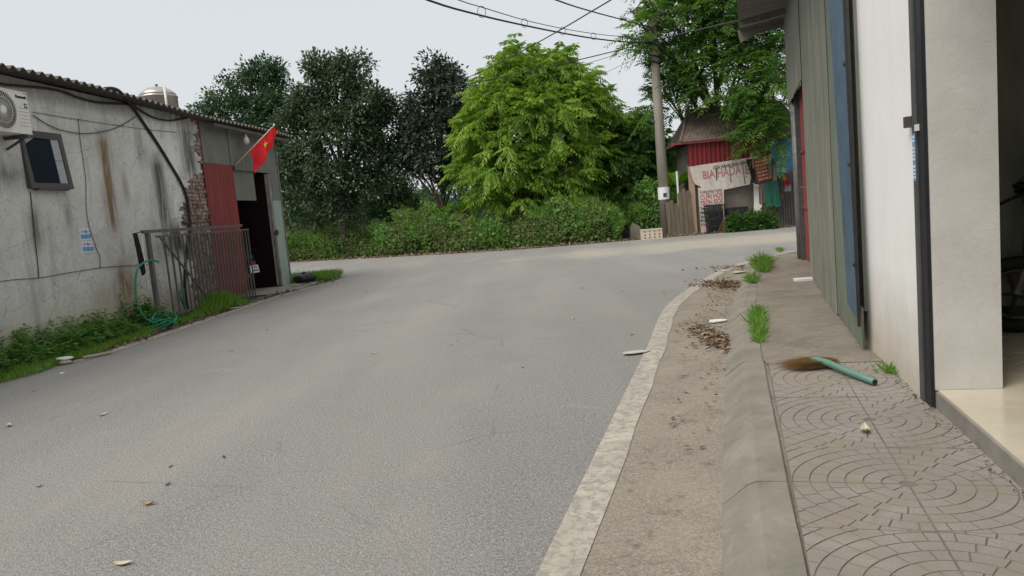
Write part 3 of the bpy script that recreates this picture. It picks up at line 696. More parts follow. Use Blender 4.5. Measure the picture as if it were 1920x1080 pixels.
# --- sliding gate of upright bars on a post
GO = -.50
ps = LW.s(276, 436, GO)[0]
gt = empty('gate', LW.w(ps, GO, 0), RZL, 'grey steel gate of upright bars standing before the bare brick', 'gate')
M['gatesteel'] = simple('weathered_gate_steel', (.15,.143,.135), (.095,.088,.082), sc=(3,3,.5), scale=6, rough=.65, metal=.25, dirt=(.14,.07,.045), dirtamt=.5)
MB().box(-.035, .035, -.03, .03, -.02, 1.56).build('post', M['gatesteel'], gt)
MB().box(-.14, 3.42, -.028, .028, 1.525, 1.575).build('top_beam', M['gatesteel'], gt)
MB().box(.24, 3.72, -.016, .016, 1.445, 1.475).build('rail', M['gatesteel'], gt)
MB().box(.55, 3.72, -.014, .014, .13, .165).build('rail', M['gatesteel'], gt)
MB().bar((.28,-.03,1.46), (1.62,-.03,.28), .022, .03).build('brace', M['gatesteel'], gt)
bars = [.46, .66, .84, 1.05, 1.20, 1.33, 1.46, 1.58, 1.71, 1.84, 1.97, 2.09, 2.22, 2.35, 2.48, 2.61, 2.74, 2.87, 3.0, 3.13, 3.28, 3.42, 3.55, 3.69]
bm_ = MB().box(-.0125, .0125, -.0125, .0125, .02, 1.445).mesh('bar'); bm_.materials.append(M['gatesteel'])
for b2 in bars:
    o = link('bar', bm_, gt); o.location = (b2, 0, 0); o.rotation_euler = (0, random.uniform(-.006, .006), random.uniform(-.2, .2))
MB().box(3.60, 3.72, -.02, .02, .0, .04).build('foot', M['steel_dark'], gt)

# --- black cloth hung from the gate beam end
bs = LW.s(252, 440, GO-.02)[0]
cl = empty('hanging_cloth', LW.w(bs, GO, 1.53), RZL, 'narrow black cloth with white cords hung beside the gate post', 'cloth')
def cloth_fn(u, v_): return ((.12*(1-.35*v_))*u+.10*v_-.02+.0*u, -.02+.02*math.sin(u*9+v_*2), -.66*v_+.04*u*v_)
MB().slab(cloth_fn, 10, 8, (0, .006, 0)).build('cloth', simple('black_cloth', (.012,.012,.016), (.02,.02,.024), rough=.95), cl, True)
MB().tube([(.11,-.05,.02), (.13,-.05,-.25), (.12,-.05,-.5), (.15,-.05,-.85)], .006, 5).tube([(.10,-.05,.0), (.145,-.05,-.12), (.11,-.05,-.30)], .012, 5).build('cord', M['white'], cl)
MB().tube([(-.02,0,.0), (.20,0,.02)], .008, 5).build('hook', M['cable'], cl)

# --- green garden hose, one loop standing up and a coil on the ground
M['hose'] = simple('green_hose', (.02,.24,.125), (.014,.17,.09), rough=.4, scale=12)
hp = [LW.w(*LW.l(x, y, o_)) for x, y, o_ in ((297,491,-.46), (285,488,-.52), (270,492,-.56), (258,505,-.56), (254,530,-.56), (255,555,-.56), (261,578,-.58), (272,596,-.62), (288,606,-.68), (303,611,-.70))]
o0 = np.array([hp[-1][0], hp[-1][1], 0]); he = empty('garden_hose', o0, 0, 'green garden hose coiled at the foot of the gate post', 'hose')
MB().tube([p-o0 for p in smoothline(hp, 6)], .016, 8).build('standing_loop', M['hose'], he, True)
pp = []
for i in range(70):
    a = i*.62; rx = .17+.07*math.sin(i*.53); rr_ = .12+.05*math.cos(i*.71)
    pp.append((-.02+rx*math.cos(a), .02+rr_*math.sin(a)*1.6, .03+.24*(i/70)*abs(math.sin(i*.37))+.02*math.sin(i*1.3)))
MB().tube(smoothline(pp, 2), .013, 6).build('coil', M['hose'], he, True)
# --- tap and stub of green hose by the wall
tp = empty('garden_tap', LW.w(LW.s(340,545,-.05)[0], -.05, 0), RZL, 'black standpipe and tap with a short green hose by the wall', 'tap')
MB().tube([(.10,0,0), (.08,0,.30), (.06,0,.62)], .02, 8).build('standpipe', M['cable'], tp, True)
MB().bar((.06,-.02,.46), (-.16,-.05,.44), .025, .03).build('spout', M['galv'], tp)
MB().tube(smoothline([(-.16,-.05,.45), (-.17,-.07,.30), (-.10,-.09,.16), (-.02,-.12,.02)], 5), .022, 8).build('hose_stub', M['hose'], tp, True)

# --- motorbike in the dark doorway, seen only by its plate and tail
def motorbike(name, loc, rz, label, scale=1.0, plate=True, group=None):
    e = empty(name, loc, rz, label, 'motorbike', group)
    def wheel(x):
        wh = MB().tube([(x+.225*math.cos(2*math.pi*i/28), 0, .275+.225*math.sin(2*math.pi*i/28)) for i in range(29)], .045, 8, False).build('wheel', M['rubber'], e, True)
        MB().tube([(x+.17*math.cos(2*math.pi*i/28), 0, .275+.17*math.sin(2*math.pi*i/28)) for i in range(29)], .014, 6, False).build('rim', M['steel_dark'], wh, True)
        mb = MB()
        for i in range(5): mb.bar((x,0,.275), (x+.17*math.cos(i*1.257), 0, .275+.17*math.sin(i*1.257)), .02, .025, (0,1,0))
        mb.build('spokes', M['rubber'], wh)
    wheel(0); wheel(1.22)
    blk = M['bike']
    MB().prism([(-.22,.62), (-.30,.74), (.1,.76), (.45,.66), (.62,.34), (.86,.30), (.98,.52), (1.02,.90), (1.12,.94), (1.16,.55), (.95,.22), (.3,.24), (.12,.5)], 1, -.11, .11).build('body', blk, e)
    MB().prism([(-.24,.76), (-.18,.82), (.2,.83), (.52,.75), (.50,.70), (.1,.765)], 1, -.13, .13).build('seat', M['rubber'], e)
    MB().tube([(1.22,.0,.275), (1.10,0,.62), (1.02,0,.98)], .03, 8).build('fork', M['galv'], e)
    MB().tube([(.93,-.33,1.02), (1.0,-.15,1.0), (1.02,0,.98), (1.0,.15,1.0), (.93,.33,1.02)], .014, 8).build('handlebar', M['rubber'], e)
    MB().lathe([(.03,-.05), (.08,-.02), (.085,.02), (.03,.05)], 14, 1.10, 0, .93).build('headlight', M['galv'], e, True)
    for sgn in (-1, 1):
        mi = MB().tube([(.98,.22*sgn,1.02), (.96,.28*sgn,1.18)], .006, 6).build('mirror_stem', M['rubber'], e)
        MB().prism([(.28*sgn+.05*math.cos(i*.785), 1.21+.035*math.sin(i*.785)) for i in range(8)], 0, .95, .965).build('mirror', M['rubber'], mi)
    MB().box(-.34, -.29, -.06, .06, .60, .68).build('tail_lamp', simple('tail_red', (.2,.01,.01), (.15,.01,.01), rough=.3), e)
    MB().prism([(-.28,.36), (-.26,.36), (-.22,.56), (-.24,.58)], 1, -.06, .06).build('mudguard', M['rubber'], e)
    if plate:
        p_ = MB().box(-.012, .0, -.12, .12, -.09, .09).build('number_plate', M['plate'], e); p_.location = (-.34, 0, .50); p_.rotation_euler = (0, R(12), 0)
        for k_ in range(4): MB().box(-.015, -.012, -.09+.05*k_, -.06+.05*k_, -.06, -.01).build('digit', M['dark'], p_)
        for k_ in range(3): MB().box(-.015, -.012, -.07+.055*k_, -.035+.055*k_, .02, .065).build('digit', M['dark'], p_)
    MB().tube([(.1,.13,.30), (-.28,.15,.36)], [.03, .045], 10).build('exhaust', M['galv'], e, True)
    MB().bar((.45,-.1,.3), (.38,-.28,.02), .02, .02).build('side_stand', M['galv'], e)
    return e
M['bike'] = simple('black_bike_paint', (.010,.010,.012), (.014,.014,.016), rough=.3)
M['plate'] = simple('white_plate', (.62,.62,.60), (.55,.55,.53), rough=.5)
ba = RZL+R(62); sP = LW.s(476, 497, .30)[0]; q = LW.w(sP, .30, .03)+.34*np.array([math.cos(ba), math.sin(ba), 0])
motorbike('motorbike', q, ba, 'black motorbike with white number plate inside the dark doorway')

# --- steel water tank and vent pipe on the roof behind
wt_ = at(298, 195, 16.4)
wk = empty('water_tank', (wt_[0], wt_[1], 3.80), 0, 'domed stainless steel water tank on the workshop roof', 'water tank')
M['inox'] = simple('stainless_steel', (.62,.56,.50), (.50,.45,.41), sc=(1,1,.3), scale=5, rough=.32, metal=.75)
zz = wt_[2]-3.80
MB().lathe([(.36,.0), (.385,.02), (.385,zz+.12), (.40,zz+.135), (.385,zz+.15), (.385,zz+.16)], 32).build('body', M['inox'], wk, True)
MB().lathe([(.385,zz+.16), (.34,zz+.235), (.25,zz+.30), (.21,zz+.315), (.205,zz+.325), (.12,zz+.345), (.03,zz+.352)], 32).build('dome', M['inox'], wk, True)
MB().lathe([(.018,zz+.35), (.018,zz+.39), (.035,zz+.395), (.035,zz+.41), (.01,zz+.415)], 12).build('vent_knob', M['steel_dark'], wk)
MB().lathe([(.30,-.12), (.30,.0)], 16).build('stand', M['galv'], wk)
pv = at(308, 162, 15.6); o = MB().tube([(0,0,0), (0,0,pv[2]-3.75)], .025, 10).build('vent_pipe', M['white'], None, True); o.location = (pv[0], pv[1], 3.75)
tag(o, 'white plastic pipe standing upright before the water tank', 'pipe')
# --- black bag slumped by the corner post
o = MB().grid(lambda u, v_: (.26*math.sin(math.pi*v_)*math.cos(2*math.pi*u)*(1+.2*math.sin(5*u*6.28)*math.sin(3*v_)), .19*math.sin(math.pi*v_)*math.sin(2*math.pi*u)*(1+.15*math.sin(7*u*6.28)), .12-.14*math.cos(math.pi*v_)*(1+.2*math.sin(2*math.pi*u))), 28, 14).build('rubbish_bag', simple('black_bag', (.012,.012,.013), (.02,.02,.022), rough=.35), None, True)
q = LW.w(9.45, -.38, .0); o.location = tuple(q); tag(o, 'slumped black bag beside the green corner panel', 'bag')
# ================================================================== RIGHT: WHITE SHOP (local +y is towards the road)
t = NT('white_wash'); v = t.coord(); x, y, z = t.sep(v)
col = t.mix(t.ramp(t.noise(t.coord(sc=(1, 1, .35)), 3.5, 6, .6), (.35, 0), (.68, 1)), (.89,.88,.855), (.83,.82,.79))
col = t.mix(t.math('MULTIPLY', t.ramp(t.noise(v, 24, 6, .75), (.60, 0), (.70, 1)), .25), col, (.50,.48,.44))
col = t.mix(t.math('MULTIPLY', t.ramp(t.math('ADD', z, t.math('MULTIPLY', t.noise(v, 5, 5), -.35)), (.0, 1), (.62, 0)), .8), col, (.48,.40,.31))
t.bump(t.math('ADD', t.noise(v, 55, 5, .7), t.noise(t.coord(sc=(6, 6, 1)), 9, 5)), .35, .008); M['whitewash'] = t.done(col, .85)
t = NT('shaded_white_pillar'); v = t.coord(); z = t.sep(v)[2]  # white pillar in shade; the grey of that shade is put into the colour
col = t.mix(t.ramp(t.noise(v, 2.3, 7, .65), (.35, 0), (.66, 1)), (.56,.545,.515), (.47,.455,.425))
col = t.mix(t.math('MULTIPLY', t.ramp(t.noise(v, 30, 6, .75), (.62, 0), (.69, 1)), .35), col, (.30,.28,.25))
t.bump(t.math('ADD', t.noise(v, 42, 6, .75), t.noise(v, 7, 6, .7)), .28, .01); M['pillar'] = t.done(col, .85)
M['darkwall'] = simple('dark_grey_room_paint', (.17,.175,.178), (.14,.145,.148), scale=2, rough=.8)
t = NT('glazed_floor_tile'); v = t.coord(True)
M['floortile'] = t.done(t.mix(t.ramp(t.noise(v, 2.2, 5), (.35, 0), (.65, 1)), (.60,.54,.42), (.52,.46,.35)), t.ramp(t.noise(v, 6, 5), (.3, .12), (.7, .32)), spec=.5)
SH = empty('shop', RW.w(0, 0, 0), RW.rz, 'white painted shop front with an open doorway and cream tiled floor', 'building')
FZ = .225
MB().box(.10, 1.92, -.20, 0, .06, 3.35).build('wall', M['whitewash'], SH)
MB().box(-.085, .098, -.335, -.012, FZ-.002, 3.05).build('pillar', M['pillar'], SH)
tr = MB().box(.07, .135, -.004, .012, .115, 3.05).build('door_track', M['steel_dark'], SH)
MB().box(.0, .065, -.010, .003, .115, 3.05).build('channel', M['black_frame'], tr)
MB().box(-.075, -.014, -.010, .008, .118, 3.05).build('channel', M['black_frame'], tr)
MB().box(-.0135, -.0005, -.010, .0, .12, 3.05).build('channel_lip', M['black_frame'], tr)
sk = MB().box(.075, .13, .0125, .014, 1.36, 1.62).build('track_sticker', simple('faded_blue_sticker', (.11,.25,.42), (.16,.32,.5), scale=40, rough=.5), tr)
for k_ in range(12):
    if k_ % 5 != 4: MB().box(.085, .12, .0142, .016, 1.375+.02*k_, 1.387+.02*k_).build('sticker_mark', M['paper'], sk)
MB().box(.15, .20, .0, .04, 1.66, 1.72).build('lock_block', simple('brown_block', (.06,.045,.04), (.09,.07,.06)), tr)
MB().box(.02, .055, .004, .02, 1.63, 1.665).build('lock_tab', M['white'], tr)
# sill step, floor tiles, room
MB().box(-7.0, -.06, -.60, -.015, .0, FZ-.012).build('step', simple('cement_step', (.27,.25,.215), (.19,.175,.15), scale=5, rough=.9, bump=.4, bscale=70, dirt=(.36,.34,.30), dirtamt=.5), SH)
ftm = MB().box(0, .593, 0, .593, -.01, 0).mesh('floor_tile'); ftm.materials.append(M['floortile'])
MB().box(-7.0, 1.75, -5.2, -.61, .0, FZ-.012).build('floor', M['dark'], SH)
for i in range(-9, 3):
    for j in range(0, 7):
        if i == 2 and j == 0: continue
        o = link('floor_tile', ftm, SH); o.location = (-.085+.597*i if True else 0, -.02-.597*(j+1), FZ-.0005*((i+j) % 2))
        if i*.597-.085+.597 > 1.76: o.scale = (.98, 1, 1)
MB().box(1.76, 1.90, -5.3, -.205, .0, 3.3).build('room_end_wall', M['darkwall'], SH)
MB().box(-7.0, 1.9, -5.45, -5.3, .0, 3.3).build('room_back_wall', M['darkwall'], SH)
MB().box(-7.15, -7.0, -5.45, .0, .0, 3.3).build('room_near_wall', M['darkwall'], SH)
MB().box(-7.15, 1.92, -5.45, .0, 3.352, 3.50).build('ceiling_slab', M['whitewash'], SH)
MB().box(-7.0, .098, -.25, .0, 3.06, 3.35).build('lintel', M['whitewash'], SH)
MB().box(-7.0, -3.6, -.22, -.02, .22, 3.06).build('wall', M['whitewash'], SH)  # unseen front wall, sized to narrow the opening and keep the room darker

# --- motorbike and duster in the dark room
q = RW.w(1.30, -2.15, FZ)
motorbike('motorbike', q, RW.rz+R(84), 'black motorbike parked in the dark shop room behind the pillar', plate=False)
du = empty('feather_duster', RW.w(1.24, -.98, FZ+1.02), RW.rz, 'dark feather duster stuck on the motorbike handlebar', 'duster')
mb = MB()
for i in range(160):
    a = random.uniform(-.5, .9); l_ = random.uniform(.18, .36); bx = random.uniform(-.03, .03)
    d_ = Vector((-.2+random.gauss(0,.35), -1.0+random.gauss(0,.25), .25+random.gauss(0,.22))).normalized()
    s_ = d_.orthogonal().normalized()*.008; p0 = Vector((bx, random.uniform(-.03,.12), random.uniform(-.03,.03))); mb.add([p0-s_, p0+s_, p0+d_*l_-Vector((0,0,.05))], [(0,1,2)])
mb.build('feathers', M['dark'], du)
MB().tube([(0,.02,-.02), (-.05,.28,-.12)], .012, 8).build('handle', M['dark'], du)

# ================================================================== RIGHT: CORRUGATED SHED (local +y is towards the road)
M['greenrib'] = sheetmat('weathered_green_sheet', (.22,.22,.175), (.145,.155,.125), (.36,.33,.26), .7, .6)
M['tealrib'] = sheetmat('teal_green_sheet', (.12,.155,.12), (.17,.18,.14), (.30,.27,.20), .6, .55)
M['redrib'] = sheetmat('red_door_sheet', (.30,.055,.045), (.23,.045,.04), (.16,.07,.055), .3)
M['bluesteel'] = simple('chalky_blue_paint', (.085,.145,.215), (.065,.11,.165), scale=7, rough=.6, dirt=(.045,.06,.08), dirtamt=.7)
SD = empty('shed', GW.w(0, 0, 0), GW.rz, 'corrugated green metal shed with red door and blue steel strip', 'shed')
corr(-.15, .0, .15, .45, .0, .076, .010).build('sheet_panel', M['tealrib'], SD)
corr(.0, 1.55, .15, 4.3, .0, .076, .010).build('sheet_panel', M['tealrib'], SD)
corr(1.50, 3.05, .14, 4.3, .013, .076, .010).build('sheet_panel', M['greenrib'], SD)
corr(3.02, 4.72, .13, 4.3, .0, .076, .010).build('sheet_panel', M['greenrib'], SD)
corr(4.70, 8.18, lambda s: 2.78+.006*math.sin(s*9), 4.3, .013, .076, .010).build('valance_sheet', M['greenrib'], SD)
corr(4.72, 7.35, .14, 2.95, -.13, .115, .014, trap=True).build('door_sheet', M['redrib'], SD)
MB().box(4.72, 7.35, -.112, -.095, 1.0, 1.05).build('door_rail', M['redrib'], SD)
MB().box(4.72, 7.35, -.112, -.095, 1.9, 1.95).build('door_rail', M['redrib'], SD)
MB().box(7.35, 7.5, -.16, -.04, .12, 2.95).build('door_jamb', M['steel_dark'], SD)
MB().tube([(7.60,-.05,.10), (7.60,-.05,2.85)], .055, 10).build('post', M['galv'], SD, True)
MB().tube([(7.90,-.05,.02), (7.90,-.05,2.85)], .05, 10).build('post', M['galv'], SD, True)
MB().bar((6.3,-.12,1.35), (6.3,.0,1.35), .10, .02).build('handle', M['galv'], SD)
bp = [(-.17,.40), (.42,.40), (.92,2.95), (1.20,4.25), (.18,4.25), (-.03,2.75)]
MB().prism(bp, 1, .026, .040).build('blue_strip', M['bluesteel'], SD)
MB().prism([(-.195,.32), (-.172,.32), (-.032,2.75), (.178,4.25), (.15,4.25), (-.06,2.75)], 1, .022, .043).build('edge_trim', M['black_frame'], SD)
for (bx, bz) in ((-.11,.78), (-.06,1.52), (-.01,2.25)):
    MB().lathe([(.022,0), (.022,.012), (.008,.016)], 10).build('bolt', simple('bolt_rust', (.05,.045,.045), (.09,.07,.06)) if 'bolt_rust' not in bpy.data.materials else bpy.data.materials['bolt_rust'], SD).matrix_local = Matrix.Translation((bx, .040, bz)) @ Matrix.Rotation(R(-90), 4, 'X')
MB().box(.0, 8.18, -3.5, -3.4, .0, 4.3).build('back_wall', M['greysheet'], SD)
MB().box(8.12, 8.18, -3.4, -.20, .0, 4.3).build('end_wall', M['greysheet'], SD)
MB().box(.0, .05, -3.4, -.03, .4, 4.3).build('end_wall', M['greysheet'], SD)
def eave_fn(u, v_):
    s = -.2+8.5*u; yy = -3.6+4.38*v_
    return (s, yy, 4.335+.014*math.cos(2*math.pi*s/.105)-.13*yy)
MB().slab(eave_fn, 460, 2, (0, 0, -.01)).build('roof', M['greysheet'], SD)
for s_ in (3.0, 5.4, 7.5): MB().prism([(.02,4.21), (.74,4.12), (.74,4.21), (.02,4.30)], 0, s_, s_+.07).build('rafter', M['galv'], SD)
fb = MB().prism([(.02,4.17), (.45,4.10), (.76,3.99), (.80,4.20), (.02,4.30)], 0, 8.22, 8.25).build('gable_board', simple('grey_board', (.20,.18,.165), (.15,.135,.125), scale=4, rough=.85), SD)

# ------------------------------------------------------------------ grass broom lying on the pavement
P0 = ground(1540, 681, .15); P1 = ground(1640, 716, .145)
br = empty('broom', (P0[0], P0[1], .12), 0, 'grass broom with green plastic pipe handle lying on the pavement', 'broom')
hd = np.array([P1[0]-P0[0], P1[1]-P0[1], 0])
M['pvc'] = simple('green_pipe', (.085,.19,.145), (.125,.24,.19), scale=6, rough=.4)
hh = hd/np.linalg.norm(hd)
MB().tube([tuple(hh*-.13+np.array([-.03,.015,.035])), tuple(hh*-.03+np.array([-.01,0,.048])), tuple(hh*.1+np.array([0,0,.047])), tuple(hd*.6+np.array([0,0,.033])), tuple(hd+np.array([0,0,.024]))], [.014, .026, .0235, .022, .022], 14).build('handle', M['pvc'], br, True)
MB().tube([tuple(hd*.985+np.array([0,0,.024])), tuple(hd*1.004+np.array([0,0,.024]))], .017, 12).build('pipe_mouth', M['dark'], br)
mb = MB(); fan = np.array([-.97, .20, 0]); perp = np.array([.20, .97, 0])
for i in range(900):
    q_ = random.uniform(-1, 1); a = q_*.42+random.gauss(0, .06); l_ = random.uniform(.24, .38)*(1-.25*q_*q_); ca, sa = math.cos(a), math.sin(a)
    d_ = np.array([fan[0]*ca-fan[1]*sa, fan[0]*sa+fan[1]*ca, 0]); z0 = random.uniform(.012, .05)
    p0 = hh*.0+np.array([.05, .02, z0])-perp*q_*.06+fan*random.uniform(-.08, .05); p1 = p0+d_*l_*.5+np.array([0, 0, random.uniform(-.008, .012)]); p2 = p0+d_*l_; p2[2] = random.uniform(.003, .03)
    w_ = np.array([-d_[1], d_[0], .5])*random.uniform(.0012, .0024)
    mb.add([p0-w_, p0+w_, p1+w_, p1-w_, p2], [(0,1,2,3), (3,2,4)])
for i in range(300):
    a = random.uniform(-.5, .5); d_ = np.array([math.cos(a), math.sin(a)*.6+.3, 0]); d_ /= np.linalg.norm(d_); p0 = np.array([.03, .05, random.uniform(.015, .05)])+perp*random.uniform(-.03, .05)
    p2 = p0+d_*random.uniform(.05, .15); p2[2] = random.uniform(.005, .04); w_ = np.array([-d_[1], d_[0], 0])*.002; mb.add([p0-w_, p0+w_, p2], [(0,1,2)])
o = mb.build('bristles', simple('straw', (.66,.53,.34), (.42,.31,.18), scale=45, sc=(1,8,1), rough=.85), br); o['kind'] = 'stuff'

# --- litter along the right kerb
def slabthing(name, px, py, size, mat, label, cat, z=.0, rz=0, tilt=(0,0), th=.012, group=None):
    p = ground(px, py, z); rr_ = random.Random(px*7+py)
    n_ = 9; poly = [(size[0]/2*math.cos(2*math.pi*i/n_)*rr_.uniform(.75,1.15), size[1]/2*math.sin(2*math.pi*i/n_)*rr_.uniform(.75,1.15)) for i in range(n_)]
    o = MB().prism(poly, 2, 0, th).build(name, mat); o.location = (p[0], p[1], z+.004+abs(math.sin(tilt[0]))*size[1]/2+abs(math.sin(tilt[1]))*size[0]/2); o.rotation_euler = (tilt[0], tilt[1], rz)
    return tag(o, label, cat, group)
M['foam'] = simple('white_foam', (.74,.74,.72), (.64,.63,.60), rough=.8); M['paperscrap'] = simple('grey_paper', (.52,.49,.44), (.40,.37,.33), scale=9, rough=.9)
M['stone'] = simple('pale_stone', (.40,.36,.28), (.30,.27,.21), scale=12, rough=.9, bump=.5, bscale=40)
p = ground(1507, 526, .12); o = MB().box(-.12, .12, -.08, .08, 0, .03).build('foam_slab', M['foam']); o.location = (p[0], p[1], .121); o.rotation_euler = (0, 0, R(-10)); tag(o, 'white foam slab lying at the foot of the red door', 'foam slab')
slabthing('paper_scrap', 1386, 512, (.30,.16), M['paperscrap'], 'pale paper scrap among dry leaves by the tufted kerb', 'paper', .01, .4, (.05,.05))
slabthing('plastic_scrap', 1345, 605, (.24,.10), M['foam'], 'crumpled white plastic scrap in the dusty gutter', 'plastic', .006, .3, (.1,.04))
slabthing('paper_scrap', 1192, 662, (.26,.13), M['paperscrap'], 'torn grey paper lying across the painted road line', 'paper', .01, .2, (.01,.03), .004)
# ================================================================== KIOSK ACROSS THE ROAD
KW = Wall((6.3, 26.0), (1, -.06)); RZK = KW.rz       # local +x to the right, +y away from the road
def K(px, py, off=0): return KW.l(px, py, off)
KS = empty('kiosk', KW.w(0, 0, 0), RZK, 'shabby roadside kiosk with red metal fascia and a tiled roof', 'kiosk')
M['kred'] = sheetmat('dark_red_sheet', (.20,.016,.022), (.15,.013,.018), (.10,.02,.02), .3)
M['kwall'] = simple('brown_grey_cement', (.21,.185,.155), (.15,.13,.11), scale=3, rough=.92, bump=.3, bscale=30)
x0_, ze = .20, 3.13; zf = 2.32
xr = 4.0
corr(.12, 3.05, zf, ze, -.06, .155, .022, trap=True).build('fascia_sheet', M['kred'], KS)
MB().box(.30, 3.9, .10, .22, 0, zf+.3).build('wall', M['kwall'], KS)
MB().box(.28, .40, .24, 3.2, 0, 3.1).build('wall', M['kwall'], KS)
MB().box(.12, .30, -.02, .16, 0, zf+.05).build('corner_post', simple('orange_timber', (.42,.30,.21), (.30,.21,.15), sc=(4,4,.5), scale=4, rough=.85), KS)
MB().box(3.85, 3.98, .24, 3.2, 0, 3.1).build('wall', M['kwall'], KS)
MB().box(.3, 3.9, 3.2, 3.3, 0, 3.1).build('wall', M['kwall'], KS)
# hipped roof of ribbed tiles
t = NT('mossy_roof_tile'); v = t.coord()
col = t.mix(t.ramp(t.noise(v, 3, 6, .65), (.35, 0), (.65, 1)), (.12,.085,.068), (.19,.145,.12)); col = t.mix(t.ramp(t.noise(v, 9, 6, .7), (.55, 0), (.66, 1)), col, (.05,.045,.04)); t.bump(t.noise(v, 20, 5), .4, .02)
M['kroof'] = t.done(col, .92)
rz_ = 4.35
def kroof(u, v_):
    xa, xb = -.12, 4.15; s = xa+(xb-xa)*u; top0 = .62; s = s+(top0*(1-u)-.3*u)*v_
    return (s, -.22+1.75*v_, 3.16+1.2*v_+.028*abs(math.sin(math.pi*s/.14)))
MB().slab(kroof, 240, 6, (0, 0, -.02)).build('roof', M['kroof'], KS)
MB().add([(-.12,-.22,3.15), (.50,1.53,4.35), (.50,1.57,4.35), (-.12,3.4,3.15)], [(0,3,2,1)]).add([(.50,1.53,4.35), (3.85,1.53,4.35), (4.15,3.4,3.1), (-.12,3.4,3.1)], [(0,1,2,3)]).build('roof_back', M['kroof'], KS)
MB().tube([(-.12,-.22,3.17), (.50,1.53,4.38)], .06, 8).build('ridge', M['kroof'], KS)
MB().tube([(.50,1.53,4.38), (3.85,1.53,4.38)], .06, 8).build('ridge', M['kroof'], KS)
MB().box(-.45, 3.2, -.20, -.10, 3.09, 3.15).build('fascia_board', simple('red_trim', (.24,.05,.045), (.17,.04,.035), rough=.7), KS)
# banner: torn white sheet with writing
t = NT('dirty_banner'); v = t.coord()
col = t.mix(t.ramp(t.noise(t.coord(sc=(1.6, 1, .4)), 3.2, 6, .65), (.35, 0), (.65, 1)), (.60,.55,.50), (.47,.42,.38)); col = t.mix(t.math('MULTIPLY', t.ramp(t.noise(v, 8, 6, .75), (.55, 0), (.66, 1)), .6), col, (.28,.235,.20)); M['banner'] = t.done(col, .85)
bn = empty('banner', KW.w(0, 0, 0), RZK, 'torn white banner with red lettering hung on the kiosk front', 'banner')
sA = KW.s(1292, 325)[0]; 
pB = [(.20,1.62), (.20,2.33), (2.58,2.42), (2.60,2.1), (2.72,1.56), (1.30,1.50), (1.28,1.62)]
pB = [K(*p_) for p_ in ((1291,313), (1422,293), (1410,318), (1404,346), (1356,356), (1340,356), (1322,362), (1312,350), (1303,346), (1299,340))]
MB().prism([(p_[0], p_[2]) for p_ in pB], 1, -.115, -.10).build('banner_sheet', M['banner'], bn)
for k_, (pa, pb) in enumerate((((1342,312), (1343,338)), ((1367,308), (1370,342)), ((1391,303), (1396,345)))):
    a, b2 = K(*pa, -.12), K(*pb, -.12); MB().prism([(a[0]-.01,a[2]), (a[0]+.015,a[2]), (b2[0]+.035,b2[2]), (b2[0]+.0,b2[2])], 1, -.128, -.116).build('tear', M['kwall'] if k_ else M['dark'], bn)
a = K(1400,300,-.12); MB().prism([(a[0]-.02,a[2]+.02), (a[0]+.16,a[2]+.02), (a[0]+.22,a[2]-.75), (a[0]+.12,a[2]-.6)], 1, -.13, -.117).build('tear', M['dark'], bn)
M['ink'] = simple('dark_ink', (.05,.055,.055), (.07,.07,.07)); M['redink'] = simple('faded_red_ink', (.42,.15,.15), (.36,.17,.16), scale=12)
M['redink2'] = simple('red_ink', (.46,.10,.10), (.40,.10,.10))
def ktext(txt, px0, py0, px1, hpx, mat, shear=0, bold=.004, off=-.12):
    a = K(px0, py0, off); b2 = K(px1, py0, off); hz = hpx*26/1400
    rot = 0.0
    o = lettering(txt, hz*1.38, mat, bn, (a[0], off, a[2]), (R(90), 0, 0), b2[0]-a[0], shear, bold); return o
ktext('CỬA HÀNG BẠN DÂN PH', 1337, 318, 1411, 6, M['ink']).rotation_euler = (R(90), R(-4.5), 0)
ktext('BIA', 1318, 336, 1341, 15, M['redink'], bold=.009).rotation_euler = (R(90), R(-4.5), 0)
ktext('HADA', 1345, 333, 1390, 17, M['redink'], bold=.004).rotation_euler = (R(90), R(-4.5), 0)
ktext('E', 1397, 326, 1404, 16, M['redink'], bold=.01)
# narrow hanging panel below it
pc = [K(*p_) for p_ in ((1307,352), (1355,356), (1358,432), (1313,436))]
MB().prism([(p_[0], max(.03, p_[2])) for p_ in pc], 1, -.150, -.132).build('side_panel', M['banner'], bn)
ktext('Trường Hùng Quang', 1311, 364, 1353, 6, M['ink'], .3, 0, -.153).rotation_euler = (R(90), R(-3), 0)
ktext('CƯỚI HỎI', 1313, 375, 1353, 9, M['redink2'], 0, .006, -.153).rotation_euler = (R(90), R(-3), 0)
ktext('TRỌN GÓI', 1313, 386, 1354, 9, M['redink2'], 0, .006, -.153).rotation_euler = (R(90), R(-3), 0)
for k_, tx in enumerate(('Tráp', 'Phông', 'Xe h', 'Rạp', 'Phòng')): ktext(tx, 1313+k_*.3, 394+k_*7.4, 1324, 5, M['ink'] if k_ < 4 else M['redink2'], 0, .006, -.153)

